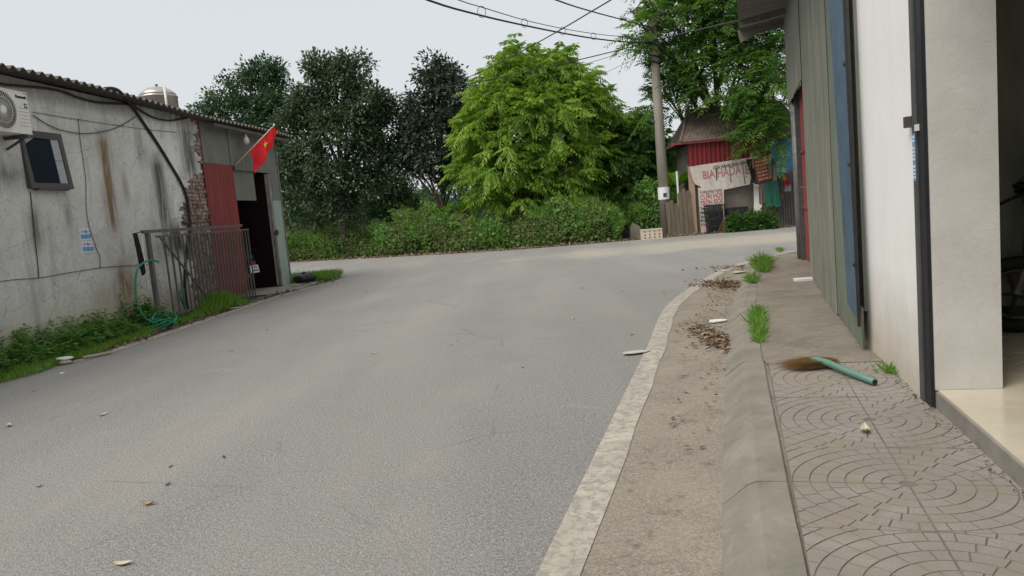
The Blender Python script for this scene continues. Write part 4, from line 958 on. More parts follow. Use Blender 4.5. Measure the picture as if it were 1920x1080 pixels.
# --- torn sheet of board hanging loose
p = K(1413, 345, -.12); tb = MB().grid(lambda u, v_: (.25*u-.12-.18*v_*v_+.10*v_, -.10+.06*math.sin(3*v_+u*2), -1.0*v_), 6, 14)
tb = MB().slab(lambda u, v_: (.25*u+.10*math.sin(v_*1.7)-.16*v_, .06*math.sin(3*v_+u*2), -1.0*v_), 6, 14, (0, .01, 0)).build('loose_banner_strip', simple('clean_vinyl', (.68,.66,.60), (.58,.56,.50), rough=.6), None, True)
tb.location = tuple(KW.w(p[0]-.02, -.22, p[2]-.02)); tb.rotation_euler = (0, 0, RZK); tag(tb, 'white strip of vinyl hanging loose at the banner end', 'vinyl strip')
o = MB().bar((0,0,0), (.30,0,-.22), .03, .02).build('broken_batten', M['white']); o.location = tuple(KW.w(p[0]-.05, -.25, p[2]+.02)); o.rotation_euler = (0, 0, RZK); tag(o, 'short white batten slanting across the loose vinyl strip', 'batten')

# --- orange sign with faded rows of print
p = K(1432, 317, -.35)
sg = empty('hanging_sign', KW.w(p[0], -.35, p[2]), RZK, 'faded orange sign hung in front of the kiosk clothes', 'sign'); sg.rotation_euler = (0, R(-9), RZK+R(6))
MB().box(-.29, .29, 0, .03, -.39, .39).build('board', simple('faded_orange', (.27,.075,.035), (.19,.055,.03), scale=4, rough=.6), sg)
rr_ = random.Random(3)
for k_ in range(6):
    xx = -.24
    while xx < .2:
        l_ = rr_.uniform(.05, .13); MB().box(xx, min(.25, xx+l_), -.004, 0, .26-.12*k_, .31-.12*k_).build('print_mark', simple('faded_print', (.42,.28,.18), (.55,.36,.22)) if 'faded_print' not in bpy.data.materials else bpy.data.materials['faded_print'], sg); xx += l_+.03
MB().box(-.31, .31, -.012, .04, .39, .42).build('frame', M['steel_dark'], sg)
MB().tube([(0,.02,.41), (.0,.25,.62)], .006, 5).build('hanger', M['wire'], sg)

# --- blue tarpaulin
q = [K(*p_, -.5) for p_ in ((1445,266), (1492,256), (1490,317), (1459,328))]
def tarp(u, v_):
    a = np.array(q[0])*(1-u)+np.array(q[1])*u; b2 = np.array(q[3])*(1-u)+np.array(q[2])*u; p_ = a*(1-v_)+b2*v_
    return (p_[0], p_[1]+.06*math.sin(u*5+v_*3)+.25*(1-v_), p_[2]+.03*math.sin(u*9))
o = MB().slab(tarp, 16, 12, (0, .006, 0)).build('tarpaulin', simple('blue_tarp', (.045,.17,.32), (.035,.13,.25), scale=3, rough=.55), None, True)
o.location = tuple(KW.w(0, 0, 0)); o.rotation_euler = (0, 0, RZK); tag(o, 'blue tarpaulin stretched beside the kiosk roof', 'tarpaulin')

# --- line of clothes and a green apron
def garment(px0, py0, px1, py1, mat, label, off, flare=.0, seed=0, name='garment'):
    a, b2 = K(px0, py0, off), K(px1, py1, off); w_, h_ = b2[0]-a[0], a[2]-b2[2]; rr_ = random.Random(seed); ph = rr_.uniform(0, 6)
    o = MB().slab(lambda u, v_: ((u-.5)*w_*(1+flare*v_-.2*max(0, .25-v_)*4*.5), .035*math.sin(u*14+ph)*v_+.02*math.sin(u*31+ph), -h_*v_*(1+.04*math.sin(u*9+ph))), 18, 8, (0, .01, 0)).build(name, mat, None, True)
    o.location = tuple(KW.w((a[0]+b2[0])/2, off, a[2])); o.rotation_euler = (0, 0, RZK); return tag(o, label, 'garment', 'clothes hung at the kiosk')
garment(1436, 341, 1461, 386, simple('green_cloth', (.03,.14,.095), (.02,.10,.07), rough=.9), 'dark green apron hanging under the blue tarpaulin', -.45, .3, 1)
garment(1422, 343, 1437, 380, simple('floral_cloth', (.26,.22,.20), (.14,.12,.11), scale=16, rough=.9), 'patterned pale garment hanging left of the green apron', -.30, .1, 2)
garment(1449, 308, 1457, 342, simple('grey_cloth', (.33,.31,.29), (.24,.23,.21), rough=.9), 'narrow pale grey garment hanging above the green apron', -.40, .0, 3)
garment(1462, 345, 1469, 372, simple('brown_cloth', (.12,.10,.08), (.08,.07,.06), rough=.9), 'small brown garment hanging right of the green apron', -.42, .0, 4)
garment(1440, 300, 1447, 330, simple('ivory_cloth', (.36,.33,.29), (.28,.25,.22), scale=9, rough=.9), 'cream garment hanging beside the orange sign', -.38, .0, 5)
for (pa, pb, cc, nm, sd_) in (((1467,329), (1474,339), (.55,.22,.02), 'small orange cloth tied at the dark fence top', 6), ((1469,337), (1483,348), (.30,.02,.06), 'crimson cloth bundle tied to the dark fence', 7), ((1472,347), (1484,358), (.32,.30,.29), 'grey cloth bundle tied below the crimson one', 8)):
    garment(*pa, *pb, simple('cloth_'+nm.split()[0]+nm.split()[1], cc, tuple(c*.6 for c in cc), rough=.9), nm, -.55, .1, sd_)
# clothes line they hang on
a, b2 = K(1415, 318, -.42), K(1492, 300, -.42); o = MB().tube([KW.w(a[0], -.42, a[2])-KW.w(a[0], -.42, a[2]), KW.w(b2[0], -.42, b2[2]+.02)-KW.w(a[0], -.42, a[2])], .006, 5).build('clothes_line', M['wire']); o.location = tuple(KW.w(a[0], -.42, a[2])); tag(o, 'thin line strung for clothes beside the orange sign', 'line')

# --- dark paling fence at the right
fx = K(1463, 340, -.5)[0]
pf = empty('paling_fence', KW.w(fx, -.15, 0), RZK, 'dark fence of narrow upright palings right of the kiosk', 'fence')
for k_ in range(12): MB().box(k_*.085, k_*.085+.05, 0, .025, 0, 1.75+.05*math.sin(k_*2.3)).build('paling', simple('dark_paling', (.07,.07,.065), (.12,.115,.105), sc=(3,3,.4), rough=.9) if k_ == 0 else bpy.data.materials['dark_paling'], pf)
MB().box(0, 1.0, .026, .06, .4, .46).build('rail', M['dark'], pf); MB().box(0, 1.0, .026, .06, 1.4, 1.46).build('rail', M['dark'], pf)

# --- leaning white board
p = ground(1462, 425, 0); o = MB().prism([(-.28,.22), (.02,.0), (.36,.30), (.0,.56), (-.25,.58)], 1, 0, .02).build('white_board', M['foam']); o.location = (p[0], p[1]+.1, .0); o.rotation_euler = (R(-14), 0, 0); tag(o, 'broken white board leaning by the shrub at the kiosk', 'board')

# --- black crates
M['crate'] = simple('black_crate', (.014,.014,.016), (.025,.025,.027), rough=.5)
def crate(loc, rz, label, h_=.30, group=None, w_=.60, d_=.42):
    e = empty('plastic_crate', loc, rz, label, 'crate', group)
    for k_ in range(4):
        z0 = .01+k_*(h_-.02)/4; z1 = z0+(h_-.02)/4-.022
        MB().box(0, w_, 0, .015, z0, z1).box(0, w_, d_-.015, d_, z0, z1).box(0, .015, .015, d_-.015, z0, z1).box(w_-.015, w_, .015, d_-.015, z0, z1).build('slat_band', M['crate'], e)
    mb = MB()
    for xx in (0, .2*w_/.6, .4*w_/.6, w_-.03): mb.box(xx, xx+.03, .004, .012, 0, h_-.01).box(xx, xx+.03, d_-.012, d_-.004, 0, h_-.01)

    for i_, xx in enumerate((0.002, .19*w_/.6, .38*w_/.6, w_-.032)):
        MB().box(xx, xx+.03, -.006, .0, 0, h_).build('rib', M['crate'], e); MB().box(xx, xx+.03, d_, d_+.006, 0, h_).build('rib', M['crate'], e)
    MB().box(-.008, w_+.008, -.012, .0, h_-.03, h_).box(-.008, w_+.008, d_, d_+.012, h_-.03, h_).box(-.008, .0, 0, d_, h_-.03, h_).box(w_, w_+.008, 0, d_, h_-.03, h_).build('rim', M['crate'], e)
    MB().box(.015, w_-.015, .015, d_-.015, .0, .012).build('base', M['crate'], e)
    return e
c0 = KW.w(K(1328, 425, -.62)[0], -.64, 0)
for k_ in range(4): crate((c0[0]+.02*math.sin(k_*2), c0[1]+.02*math.cos(k_), .24*k_), R(-5+2*k_), f'{["lowest", "second lowest", "second highest", "topmost"][k_]} black crate of the stack before the kiosk panel', .24, 'stacked crates at the kiosk')
c1 = K(1361, 418, -.28); crate(KW.w(c1[0], -.42, 0), RZK+R(3), 'lower black crate beside the stack behind the shrub', .40, 'crates behind the shrub', .72, .40)
crate(KW.w(c1[0]+.02, -.41, .40), RZK-R(2), 'upper black crate beside the stack behind the shrub', .40, 'crates behind the shrub', .72, .40)
c1 = ground(1285, 437, 0); crate((c1[0], c1[1]+.15, 0), R(-2), 'low black crate lying between board fence and crate stack', .28, None, .62, .40)
c1 = ground(1167, 446, 0); crate((c1[0], c1[1], 0), R(-4), 'single dark crate at the hedge foot beside the foam box', .32, None, .50, .40)

# --- upright besom
p = KW.w(K(1359, 425, -.65)[0], -.68, 0); bz = empty('besom', (p[0], p[1], 0), 0, 'brown twig besom standing upright beside the crate stack', 'broom')
MB().tube([(0,.02,.45), (-.02,.08,1.35)], .015, 6).build('handle', simple('besom_stick', (.30,.22,.15), (.22,.16,.11)), bz)
mb = MB()
for i in range(140):
    a = random.uniform(0, 6.28); r_ = random.uniform(.05, .30); mb.tube([(random.uniform(-.03,.03), .03, .50), (r_*.5*math.cos(a), .02+r_*.2*math.sin(a), .28), (r_*math.cos(a), r_*.45*math.sin(a), .01)], .006, 3, False)
o = mb.build('twigs', simple('besom_twigs', (.22,.14,.09), (.14,.09,.06)), bz); o['kind'] = 'stuff'

# --- foam box with knocked holes
p = ground(1206, 450, 0); fb = empty('foam_box', (p[0], p[1], 0), R(2), 'pale foam box with two rows of dark holes by the road', 'box')
MB().box(0, .66, 0, .40, 0, .33).build('body', simple('cream_foam', (.62,.54,.42), (.52,.44,.34), scale=8, rough=.85), fb)
for k_ in range(4):
    for j_ in range(3): MB().prism([(.07+k_*.165+.022*math.cos(i*.785), .06+j_*.10+.03*math.sin(i*.785)) for i in range(8)], 1, -.004, .0).build('hole', M['kwall'] if j_ == 2 else M['dark'], fb)
MB().box(-.01, .67, -.012, .41, .30, .335).build('lid', bpy.data.materials['cream_foam'], fb)
p = ground(1190, 447, 0); o = MB().prism([(-.25,0), (.3,.0), (.25,.55), (-.05,.75), (-.2,.5)], 1, 0, .05).build('grey_slab', M['kwall']); o.scale = (.8,1,.75); o.location = (p[0]+.1, p[1]+.35, 0); o.rotation_euler = (R(-12), 0, .1); tag(o, 'grey concrete slab leaning behind the foam box', 'slab')

# --- board fence of weathered planks between hedge and kiosk
bf = empty('board_fence', KW.w(-.72, -.1, 0), RZK, 'weathered plank fence standing between the vine hedge and the kiosk', 'fence')
M['plank'] = simple('weathered_plank', (.175,.145,.105), (.11,.09,.066), sc=(4,4,.35), scale=4, rough=.92, dirt=(.10,.085,.06))
for k_ in range(6):
    h_ = (1.18, 1.22, 1.10, 1.45, 1.58, 1.5)[k_]; MB().hexa([(k_*.145,0,0), (k_*.145+.138,0,0), (k_*.145+.138,.03,0), (k_*.145,.03,0)], [(k_*.145-.03,.02,h_), (k_*.145+.10,.02,h_+.05*math.sin(k_*3)), (k_*.145+.10,.05,h_), (k_*.145-.03,.05,h_)]).build('plank', M['plank'], bf)
MB().box(0, .85, .055, .09, .8, .86).build('rail', M['plank'], bf)
MB().tube([(.46,.12,0), (.44,.12,2.2)], .035, 8).build('stake', M['white'], bf)

# ================================================================== UTILITY POLE
pb = at(1245, 372, 26.3); PX, PY = float(pb[0]), 26.3
po = empty('utility_pole', (PX, PY, 0), 0, 'tall grey concrete utility pole wrapped with cables near the kiosk', 'utility pole')
t = NT('pole_concrete'); v = t.coord(); col = t.mix(t.ramp(t.noise(t.coord(sc=(2, 2, .3)), 3, 6, .65), (.35, 0), (.66, 1)), (.36,.33,.28), (.25,.23,.19)); t.bump(t.noise(v, 12, 5), .4, .02); M['pole'] = t.done(col, .9)
MB().tube([(0,0,-.2), (0,0,9.6)], [.195, .125], 16).build('shaft', M['pole'], po, True)
MB().lathe([(.205,0), (.205,.42)], 16, 0, 0, 1.28).build('notice', M['paper'], po)
MB().box(-.06, .06, -.212, -.203, 1.36, 1.50).build('notice_print', M['ink'], po)
MB().box(-.25, -.10, -.06, .06, 3.95, 4.02).build('hook', M['steel_dark'], po)
for (z0, r_) in ((5.95,.20), (6.15,.22), (6.35,.19), (6.55,.18)): MB().tube([(r_*math.cos(i*.449), r_*math.sin(i*.449), z0+.05*math.sin(i*.9)) for i in range(15)], .03, 6, False).build('cable_wrap', M['cable'], po, True)
MB().tube(smoothline([(-.2,-.1,6.6), (-.32,-.15,6.3), (-.35,-.1,6.0), (-.22,-.1,5.8)], 5), .02, 6).build('cable_loop', M['cable'], po, True)
MB().tube([(-.15+.42*math.cos(1.9+i*.3), -.1, 7.55+.5*math.sin(1.9+i*.3)) for i in range(14)], .022, 6).build('cable_loop', M['cable'], po, True)
MB().box(-.42, .42, -.18, -.10, 7.55, 7.66).build('cross_arm', M['steel_dark'], po)
for xx in (-.36, .36): MB().lathe([(.03,0), (.05,.04), (.03,.07), (.05,.11), (.02,.16)], 10, xx, -.14, 7.66).build('insulator', simple('brown_glaze', (.08,.03,.02), (.06,.025,.02), rough=.25) if 'brown_glaze' not in bpy.data.materials else bpy.data.materials['brown_glaze'], po, True)
def span(pts, rad, label, sm=4, mat='cable', name='overhead_cable'):
    P_ = [at(*p_) for p_ in pts]; P_ = smoothline(P_, sm); o0 = P_[0]
    o = MB().tube([q-o0 for q in P_], rad, 6).build(name, M[mat], None, True); o.location = tuple(map(float, o0)); return tag(o, label, 'cable'), P_
span([(640,-70,11.5), (805,1,14.3), (900,28.5,16.3), (985,48,18.2), (1060,63,20.2), (1113,72,21.6), (1165,78,23.1), (1200,79.5,24.3), (1220,80,26.15)], .022, 'sagging black cable bundle hung in rings below a messenger wire')
span([(700,-62,11.5), (860,0,14.3), (905,14,15.4), (985,38,17.9), (1055,53.5,20), (1113,63,21.6), (1165,68.5,23.1), (1200,69.5,24.2), (1220,70,26.15)], .010, 'thin messenger wire carrying the rings of the cable bundle')
for (px, py, rp, Y), nth in zip(((903,22,9,15.8), (983.5,43,7,18.1), (1055,58,6.5,20.1), (1113,68,5.5,21.6), (1163,73.5,5,23.1), (1201,75,5,24.25)), ('sixth', 'fifth', 'fourth', 'third', 'second', 'first')):
    c_ = at(px, py, Y); rr_ = rp*Y/1400; o = MB().tube([(rr_*.8*math.cos(i*.3307), .02*i/19, rr_*1.1*math.sin(i*.3307)) for i in range(20)], .007, 5, False).build('cable_ring', M['wire'], None, True); o.location = tuple(map(float, c_)); tag(o, f'{nth} wire ring from the pole holding up the cable bundle', 'ring', 'rings along the cable bundle')
span([(860,-75,12), (1043,0,17), (1108,21,20), (1160,35,22.5), (1200,46,24), (1222,52,26.1)], .018, 'black cable running to the pole from above')
span([(1265,-75,11.5), (1145,0,15), (1108,22,16.4), (1042,61,19), (960,106,22.5), (900,135,25.5), (860,152,27.5), (800,172,30.2)], .014, 'black cable crossing before the bright green tree from the sky')
span([(1478,24,13.3), (1395,37,16), (1300,58,20.5), (1222,78,26.05), (1160,94,26.4), (1090,111,26.8), (1000,132,27.3), (900,153,28), (800,170,29.2), (700,186,30.5)], .020, 'thick cable from the shed eave past the pole to the dark trees')
span([(1222,82,26.15), (1160,101,27), (1085,123,30.5), (1000,140,34)], .009, 'thin wire leaving the pole behind the bright green tree')
span([(1222,95,26.15), (1170,120,27), (1110,147,30.5), (1040,176,34)], .007, 'thinnest grey wire leaving the pole below the others', mat='wire')
# ================================================================== PLANTS
def leafmat(name, c_dark, c_mid, c_light, transl=.3, rough=.55, spec=.3):
    m_ = bpy.data.materials.new(name); m_.use_nodes = True; T_ = m_.node_tree; T_.nodes.clear()
    N = T_.nodes.new; o = N('ShaderNodeOutputMaterial'); a = N('ShaderNodeAttribute'); a.attribute_name = 'tint'
    r_ = N('ShaderNodeValToRGB'); e = r_.color_ramp.elements; e[0].color = (*c_dark, 1); e[1].color = (*c_light, 1); k = e.new(.5); k.color = (*c_mid, 1)
    p = N('ShaderNodeBsdfPrincipled'); p.inputs['Roughness'].default_value = rough; p.inputs['Specular IOR Level'].default_value = spec
    tr = N('ShaderNodeBsdfTranslucent'); mx_ = N('ShaderNodeMixShader'); mx_.inputs[0].default_value = transl
    g = N('ShaderNodeHueSaturation'); g.inputs['Value'].default_value = 1.25; g.inputs['Saturation'].default_value = 1.1
    L_ = T_.links.new; L_(a.outputs['Fac'], r_.inputs[0]); L_(r_.outputs[0], p.inputs['Base Color']); L_(r_.outputs[0], g.inputs['Color']); L_(g.outputs[0], tr.inputs[0])
    L_(p.outputs[0], mx_.inputs[1]); L_(tr.outputs[0], mx_.inputs[2]); L_(mx_.outputs[0], o.inputs[0]); return m_
def unit(a): return a/np.maximum(1e-9, np.linalg.norm(a, axis=-1, keepdims=True))
def leaves(name, pos, d, nrm, Ln, Wd, tint, mat, parent=None, kind=None, fold=.12):
    n = len(pos); d = unit(d); s = unit(np.cross(d, nrm)); nr = np.cross(s, d); Ln = np.broadcast_to(Ln, n)[:, None]; Wd = np.broadcast_to(Wd, n)[:, None]
    v = np.empty((n, 4, 3)); mid = pos+d*Ln*.45
    v[:, 0] = pos; v[:, 1] = mid+s*Wd*.5+nr*Wd*fold; v[:, 2] = pos+d*Ln-nr*Ln*.08; v[:, 3] = mid-s*Wd*.5+nr*Wd*fold
    b = (np.arange(n)*4)[:, None]; f = np.concatenate([b+[0, 1, 2], b+[0, 2, 3]], 1).reshape(-1, 3)
    me = bpy.data.meshes.new(name); me.vertices.add(n*4); me.vertices.foreach_set('co', v.astype(np.float32).ravel())
    me.loops.add(len(f)*3); me.loops.foreach_set('vertex_index', f.astype(np.int32).ravel()); me.polygons.add(len(f)); me.polygons.foreach_set('loop_start', np.arange(0, len(f)*3, 3, dtype=np.int32))
    me.update(); at_ = me.attributes.new('tint', 'FLOAT', 'POINT'); at_.data.foreach_set('value', np.repeat(np.clip(tint, 0, 1), 4).astype(np.float32)); me.materials.append(mat)
    return link(name, me, parent, kind)
def rdir(n): return unit(rng.normal(size=(n, 3)))
def lump(d, ph):
    """slow bumps over the sphere so crowns are uneven"""
    return 1+.16*np.sin(d[:, 0]*5+ph)+.13*np.sin(d[:, 1]*6.3+ph*2)*np.cos(d[:, 2]*4.7+ph)+.10*np.sin(d[:, 2]*9+d[:, 0]*7+ph*3)
def clump_points(lobes, n, inner=.45):
    """lobes: (centre, radii); points spread through the outer part of each lobe"""
    w_ = np.array([np.prod(l[1])**(2/3) for l in lobes]); w_ /= w_.sum(); P_, D_ = [], []
    for i, (c, r_) in enumerate(lobes):
        k = max(3, int(n*w_[i])); d = rdir(k); d[:, 2] = np.where(d[:, 2] < -.45, -d[:, 2]*.7, d[:, 2]); d = unit(d)
        rad = (inner+(1-inner)*rng.random(k)**.6)*lump(d, i*1.7); P_.append(np.array(c)+d*np.array(r_)*rad[:, None]); D_.append(d)
    return np.concatenate(P_), np.concatenate(D_)
def trunk_mesh(base, lobes, r_, lean=(0,0), forks=None, pts=None, ntw=0):
    mb = MB(); base = np.array(base, float); rr_ = random.Random(int(abs(base[0]*100)))
    zs = [l[0][2] for l in lobes]; top = np.array([np.mean([l[0][0] for l in lobes]), np.mean([l[0][1] for l in lobes]), max(zs)])
    n = 9; path = []
    for i in range(n+1):
        u = i/n; p = base*(1-u)+top*u; p = p+np.array([math.sin(u*5+base[0])*.12*u*(1-u)*4, math.cos(u*4)*.10*u, 0]); path.append(p)
    mb.tube(path, [r_*(1-.8*i/n) for i in range(n+1)], 9)
    for (c, ra) in lobes:
        c = np.array(c); u = min(.8, max(.25, (c[2]-base[2])/(top[2]-base[2])-.3)); k = int(u*n); st = path[k]
        m_ = (st+c)/2+np.array([0, 0, .2]); mb.tube(smoothline([st, m_, c, c+(c-st)*.25], 4), [r_*(.5-.42*i/12) for i in range(13)], 6)
        for q in range(4):
            d = np.array([rr_.gauss(0, 1), rr_.gauss(0, 1), rr_.gauss(.3, .7)]); d /= np.linalg.norm(d); e = c+d*np.array(ra)*.8
            mb.tube(smoothline([c*.75+st*.25, (c+e)/2+np.array([0, 0, .1]), e], 3), [r_*.2, r_*.17, r_*.14, r_*.12, r_*.09, r_*.06, r_*.03], 5)
    return mb
M['bark'] = simple('grey_bark', (.13,.105,.08), (.08,.065,.05), sc=(3,3,.6), scale=5, rough=.95, bump=.6, bscale=18)
def lobe(px, py, rpx, Y, sq=(1, 1, 1), dy=0):
    c = at(px, py, Y); r_ = rpx*Y/1400; return (np.array([c[0], c[1]+dy, c[2]]), np.array([r_*sq[0], r_*sq[1], r_*sq[2]]))
def broadleaf(name, base, lobes, n_cl, per, leaf, sig, mat, label, r_=.14, inner=.4, droop=.25, category='tree', group='trees behind the road', tintmu=.45):
    e = empty(name, (base[0], base[1], 0), 0, label, category, group); off = np.array([base[0], base[1], 0])
    L_ = [(c-off, ra) for c, ra in lobes]
    trunk_mesh((0, 0, -.1), L_, r_).build('trunk', M['bark'], e, True)
    P_, D_ = clump_points(L_, n_cl, inner); n = len(P_)*per
    idx = np.repeat(np.arange(len(P_)), per)
    dirs = unit(D_[idx]*.7+rng.normal(size=(n, 3))*.75+np.array([0, 0, .12])); pos = P_[idx]+dirs*rng.random((n, 1))*sig*1.6
    d = unit(dirs+np.array([0, 0, -droop])+rng.normal(size=(n, 3))*.25); nrm = unit(np.array([0, 0, 1.])+D_[idx]*.5+rng.normal(size=(n, 3))*.5)
    tint = tintmu+.16*rng.normal(size=len(P_))[idx]+.14*rng.normal(size=n)
    s_ = rng.uniform(.7, 1.2, n)
    leaves('crown', pos, d, nrm, leaf[0]*s_, leaf[1]*s_, tint, mat, e)
    return e
def frondtree(name, base, lobes, n_fr, mat, label, r_=.16, flen=(.45, .75), pairs=7, leaflet=(.20, .062), inner=.55, droop=.5, down=.75, group='trees behind the road', tintmu=.5, up=.15):
    e = empty(name, (base[0], base[1], 0), 0, label, 'tree', group); off = np.array([base[0], base[1], 0])
    L_ = [(c-off, ra) for c, ra in lobes]
    trunk_mesh((0, 0, -.1), L_, r_).build('trunk', M['bark'], e, True)
    P_, D_ = clump_points(L_, n_fr//5, inner); idx = np.repeat(np.arange(len(P_)), 5); n = len(idx)
    B = P_[idx]+rng.normal(size=(n, 3))*.10; hd = D_[idx]*np.array([1, 1, .45])+rng.normal(size=(n, 3))*.62+np.array([0, 0, up]); hd = unit(hd)
    fl_ = rng.uniform(*flen, n); ct = tintmu+.17*rng.normal(size=len(P_))[idx]+.10*rng.normal(size=n)
    pos, dd, nn, tt, ss = [], [], [], [], []
    side = unit(np.cross(hd, np.array([0, 0, 1.])+rng.normal(size=(n, 3))*.15)); upv = np.cross(side, hd)
    for k in range(pairs*2+1):
        u = (k//2+1)/(pairs+.5) if k < pairs*2 else 1.0
        p = B+hd*(fl_*u)[:, None]+np.array([0, 0, -1])*(droop*fl_*u*u)[:, None]
        sg_ = 1 if k % 2 else -1
        if k == pairs*2: d = hd+np.array([0, 0, -down*.9])
        else: d = side*sg_*.9+hd*.45+np.array([0, 0, -down])+rng.normal(size=(n, 3))*.14
        pos.append(p); dd.append(unit(d)); nn.append(unit(upv+rng.normal(size=(n, 3))*.25)); tt.append(ct+.06*rng.normal(size=n)); ss.append(np.full(n, .65+.45*math.sin(math.pi*min(1, u*.85+.1))))
    pos = np.concatenate(pos); s_ = np.concatenate(ss)*rng.uniform(.85, 1.15, len(pos))
    leaves('crown', pos, np.concatenate(dd), np.concatenate(nn), leaflet[0]*s_, leaflet[1]*s_, np.concatenate(tt), mat, e)
    return e
M['lf_dark'] = leafmat('dark_glossy_leaf', (.042,.072,.038), (.070,.112,.056), (.125,.17,.085), .25, .5, .2)
M['lf_dark2'] = leafmat('blackish_leaf', (.044,.060,.042), (.070,.092,.062), (.12,.145,.10), .22, .5, .2)
M['lf_mid'] = leafmat('mid_green_leaf', (0.042,0.084,0.036), (0.070,0.133,0.050), (0.119,0.196,0.070), 0.35)
M['lf_lime'] = leafmat('lime_leaf', (.105,.205,.032), (.20,.335,.048), (.32,.455,.085), .48, .5, .3)
M['lf_fern'] = leafmat('fern_leaf', (0.046,0.111,0.029), (0.098,0.202,0.042), (0.195,0.325,0.065), 0.50, .5, .3)
M['lf_vine'] = leafmat('vine_leaf', (.075,.125,.036), (.135,.21,.058), (.235,.31,.10), .38)
M['lf_weed'] = leafmat('weed_leaf', (.085,.19,.045), (.155,.30,.07), (.26,.42,.11), .42)
M['lf_grass'] = leafmat('grass_blade', (.12,.23,.045), (.20,.36,.065), (.30,.46,.10), .45)
M['lf_banana'] = leafmat('banana_leaf_green', (.07,.18,.02), (.12,.26,.03), (.18,.33,.05), .4)
M['lf_soil'] = leafmat('soil_crumb', (.05,.04,.03), (.09,.075,.058), (.16,.135,.10), .0, .95, .1)
M['lf_dry'] = leafmat('dry_leaf', (.09,.06,.04), (.20,.14,.09), (.38,.31,.21), .1, .85, .12)

frondtree('leafy_tree', at(985, 430, 29.5)*[1, 1, 0], [lobe(985,150,52,29.5), lobe(1045,158,50,29.8), lobe(940,205,58,29.2), lobe(1010,235,85,29.0), lobe(1080,215,62,29.5), lobe(898,270,46,29), lobe(945,310,72,28.6,(1,.9,.8)), lobe(1040,320,70,28.8,(1,.9,.8)), lobe(1105,285,52,29.4), lobe(1130,235,32,29.8), lobe(985,365,55,28.4,(1.3,.8,.7)), lobe(895,335,42,28.9), lobe(935,165,34,29.4), lobe(1090,168,36,29.6), lobe(1118,205,32,29.7), lobe(905,215,34,29.2), lobe(970,118,30,29.6), lobe(1025,122,30,29.4), lobe(925,370,36,28.8), lobe(1070,365,42,28.8)],
    4700, M['lf_lime'], 'tall bright lime green tree with drooping leaflets behind the hedge', .17, tintmu=.6, inner=.55, flen=(.45,.75), leaflet=(.23,.066), pairs=7)
frondtree('leafy_tree', at(1175, 420, 30.5)*[1, 1, 0], [lobe(1190,265,48,30.5), lobe(1150,330,52,30), lobe(1205,330,50,30.3), lobe(1180,375,50,29.6,(1.3,1,.7)), lobe(1225,290,40,30.8)],
    2600, M['lf_fern'], 'smaller dark green tree between the lime tree and the pole', .10, tintmu=.32, flen=(.35,.6))
frondtree('leafy_tree', (7.9, 28.3, 0), [lobe(1265,45,62,26.6), lobe(1330,20,75,26.5), lobe(1400,70,80,26.2), lobe(1300,120,62,26.8), lobe(1385,150,75,25.9), lobe(1440,190,62,25.5), lobe(1450,110,60,26), lobe(1410,-40,90,26.3), lobe(1300,-50,80,26.8), lobe(1240,100,40,26.4), lobe(1440,240,42,25.3), lobe(1258,190,42,27.6), lobe(1395,225,40,25.6), lobe(1400,250,30,25.4,(1.2,1,.6)), lobe(1450,275,36,25.2,(1.2,1,.6)), lobe(1290,160,40,26.6), lobe(1215,60,24,26)],
    2700, M['lf_fern'], 'feathery tree arching over the kiosk roof and the pole', .16, leaflet=(.22,.055), flen=(.55,1.0), pairs=9, droop=.35, down=.35, tintmu=.5, up=.05)
broadleaf('leafy_tree', at(640, 445, 31.2)*[1, 1, 0], [lobe(630,160,44,31.2), lobe(685,200,42,31), lobe(590,215,46,31.4), lobe(650,250,58,30.8), lobe(580,300,42,31), lobe(695,290,40,31), lobe(620,340,48,30.6,(1.1,1,.8)), lobe(680,350,34,30.8), lobe(712,240,30,31.3), lobe(595,135,24,31), lobe(665,130,26,31.2), lobe(570,375,32,30.8), lobe(640,395,34,30.8), lobe(735,215,26,31.2), lobe(735,290,24,31.2), lobe(555,240,34,31.6), lobe(545,330,34,31.2), lobe(720,330,26,31)],
    1500, 20, (.18,.095), .27, M['lf_dark'], 'broad dark glossy tree rising behind the workshop doorway', .20)
broadleaf('leafy_tree', at(480, 440, 33.5)*[1, 1, 0], [lobe(485,175,55,33.5), lobe(430,225,55,33.5), lobe(530,230,55,33.3), lobe(390,250,42,33.8), lobe(480,270,65,33), lobe(520,320,55,32.6), lobe(540,390,45,32.4), lobe(500,145,32,33.5)],
    1200, 19, (.17,.09), .26, M['lf_mid'], 'mid green tree showing above the workshop roof', .16, tintmu=.12)
broadleaf('leafy_tree', at(826, 420, 31)*[1, 1, 0], [lobe(822,170,36,31), lobe(860,195,34,31), lobe(790,215,34,31), lobe(830,245,46,30.8), lobe(872,250,34,31.2), lobe(778,275,30,31), lobe(825,305,40,30.8,(1.1,1,.7)), lobe(812,135,20,31), lobe(850,148,18,31.2), lobe(785,320,26,31), lobe(868,315,30,31), lobe(765,250,26,31.1), lobe(893,215,22,31.2), lobe(760,310,24,31.2), lobe(840,345,26,31)],
    900, 20, (.19,.10), .28, M['lf_dark2'], 'dark narrow tree with a bare lower trunk beside the lime tree', .13, tintmu=.4)
broadleaf('leafy_tree', at(738, 430, 36)*[1, 1, 0], [lobe(735,355,34,36), lobe(715,385,36,36), lobe(760,385,36,36), lobe(738,410,45,35.6,(1.2,1,.7))],
    520, 16, (.18,.09), .25, M['lf_mid'], 'small green tree in the gap between two dark trees', .08, tintmu=.35)
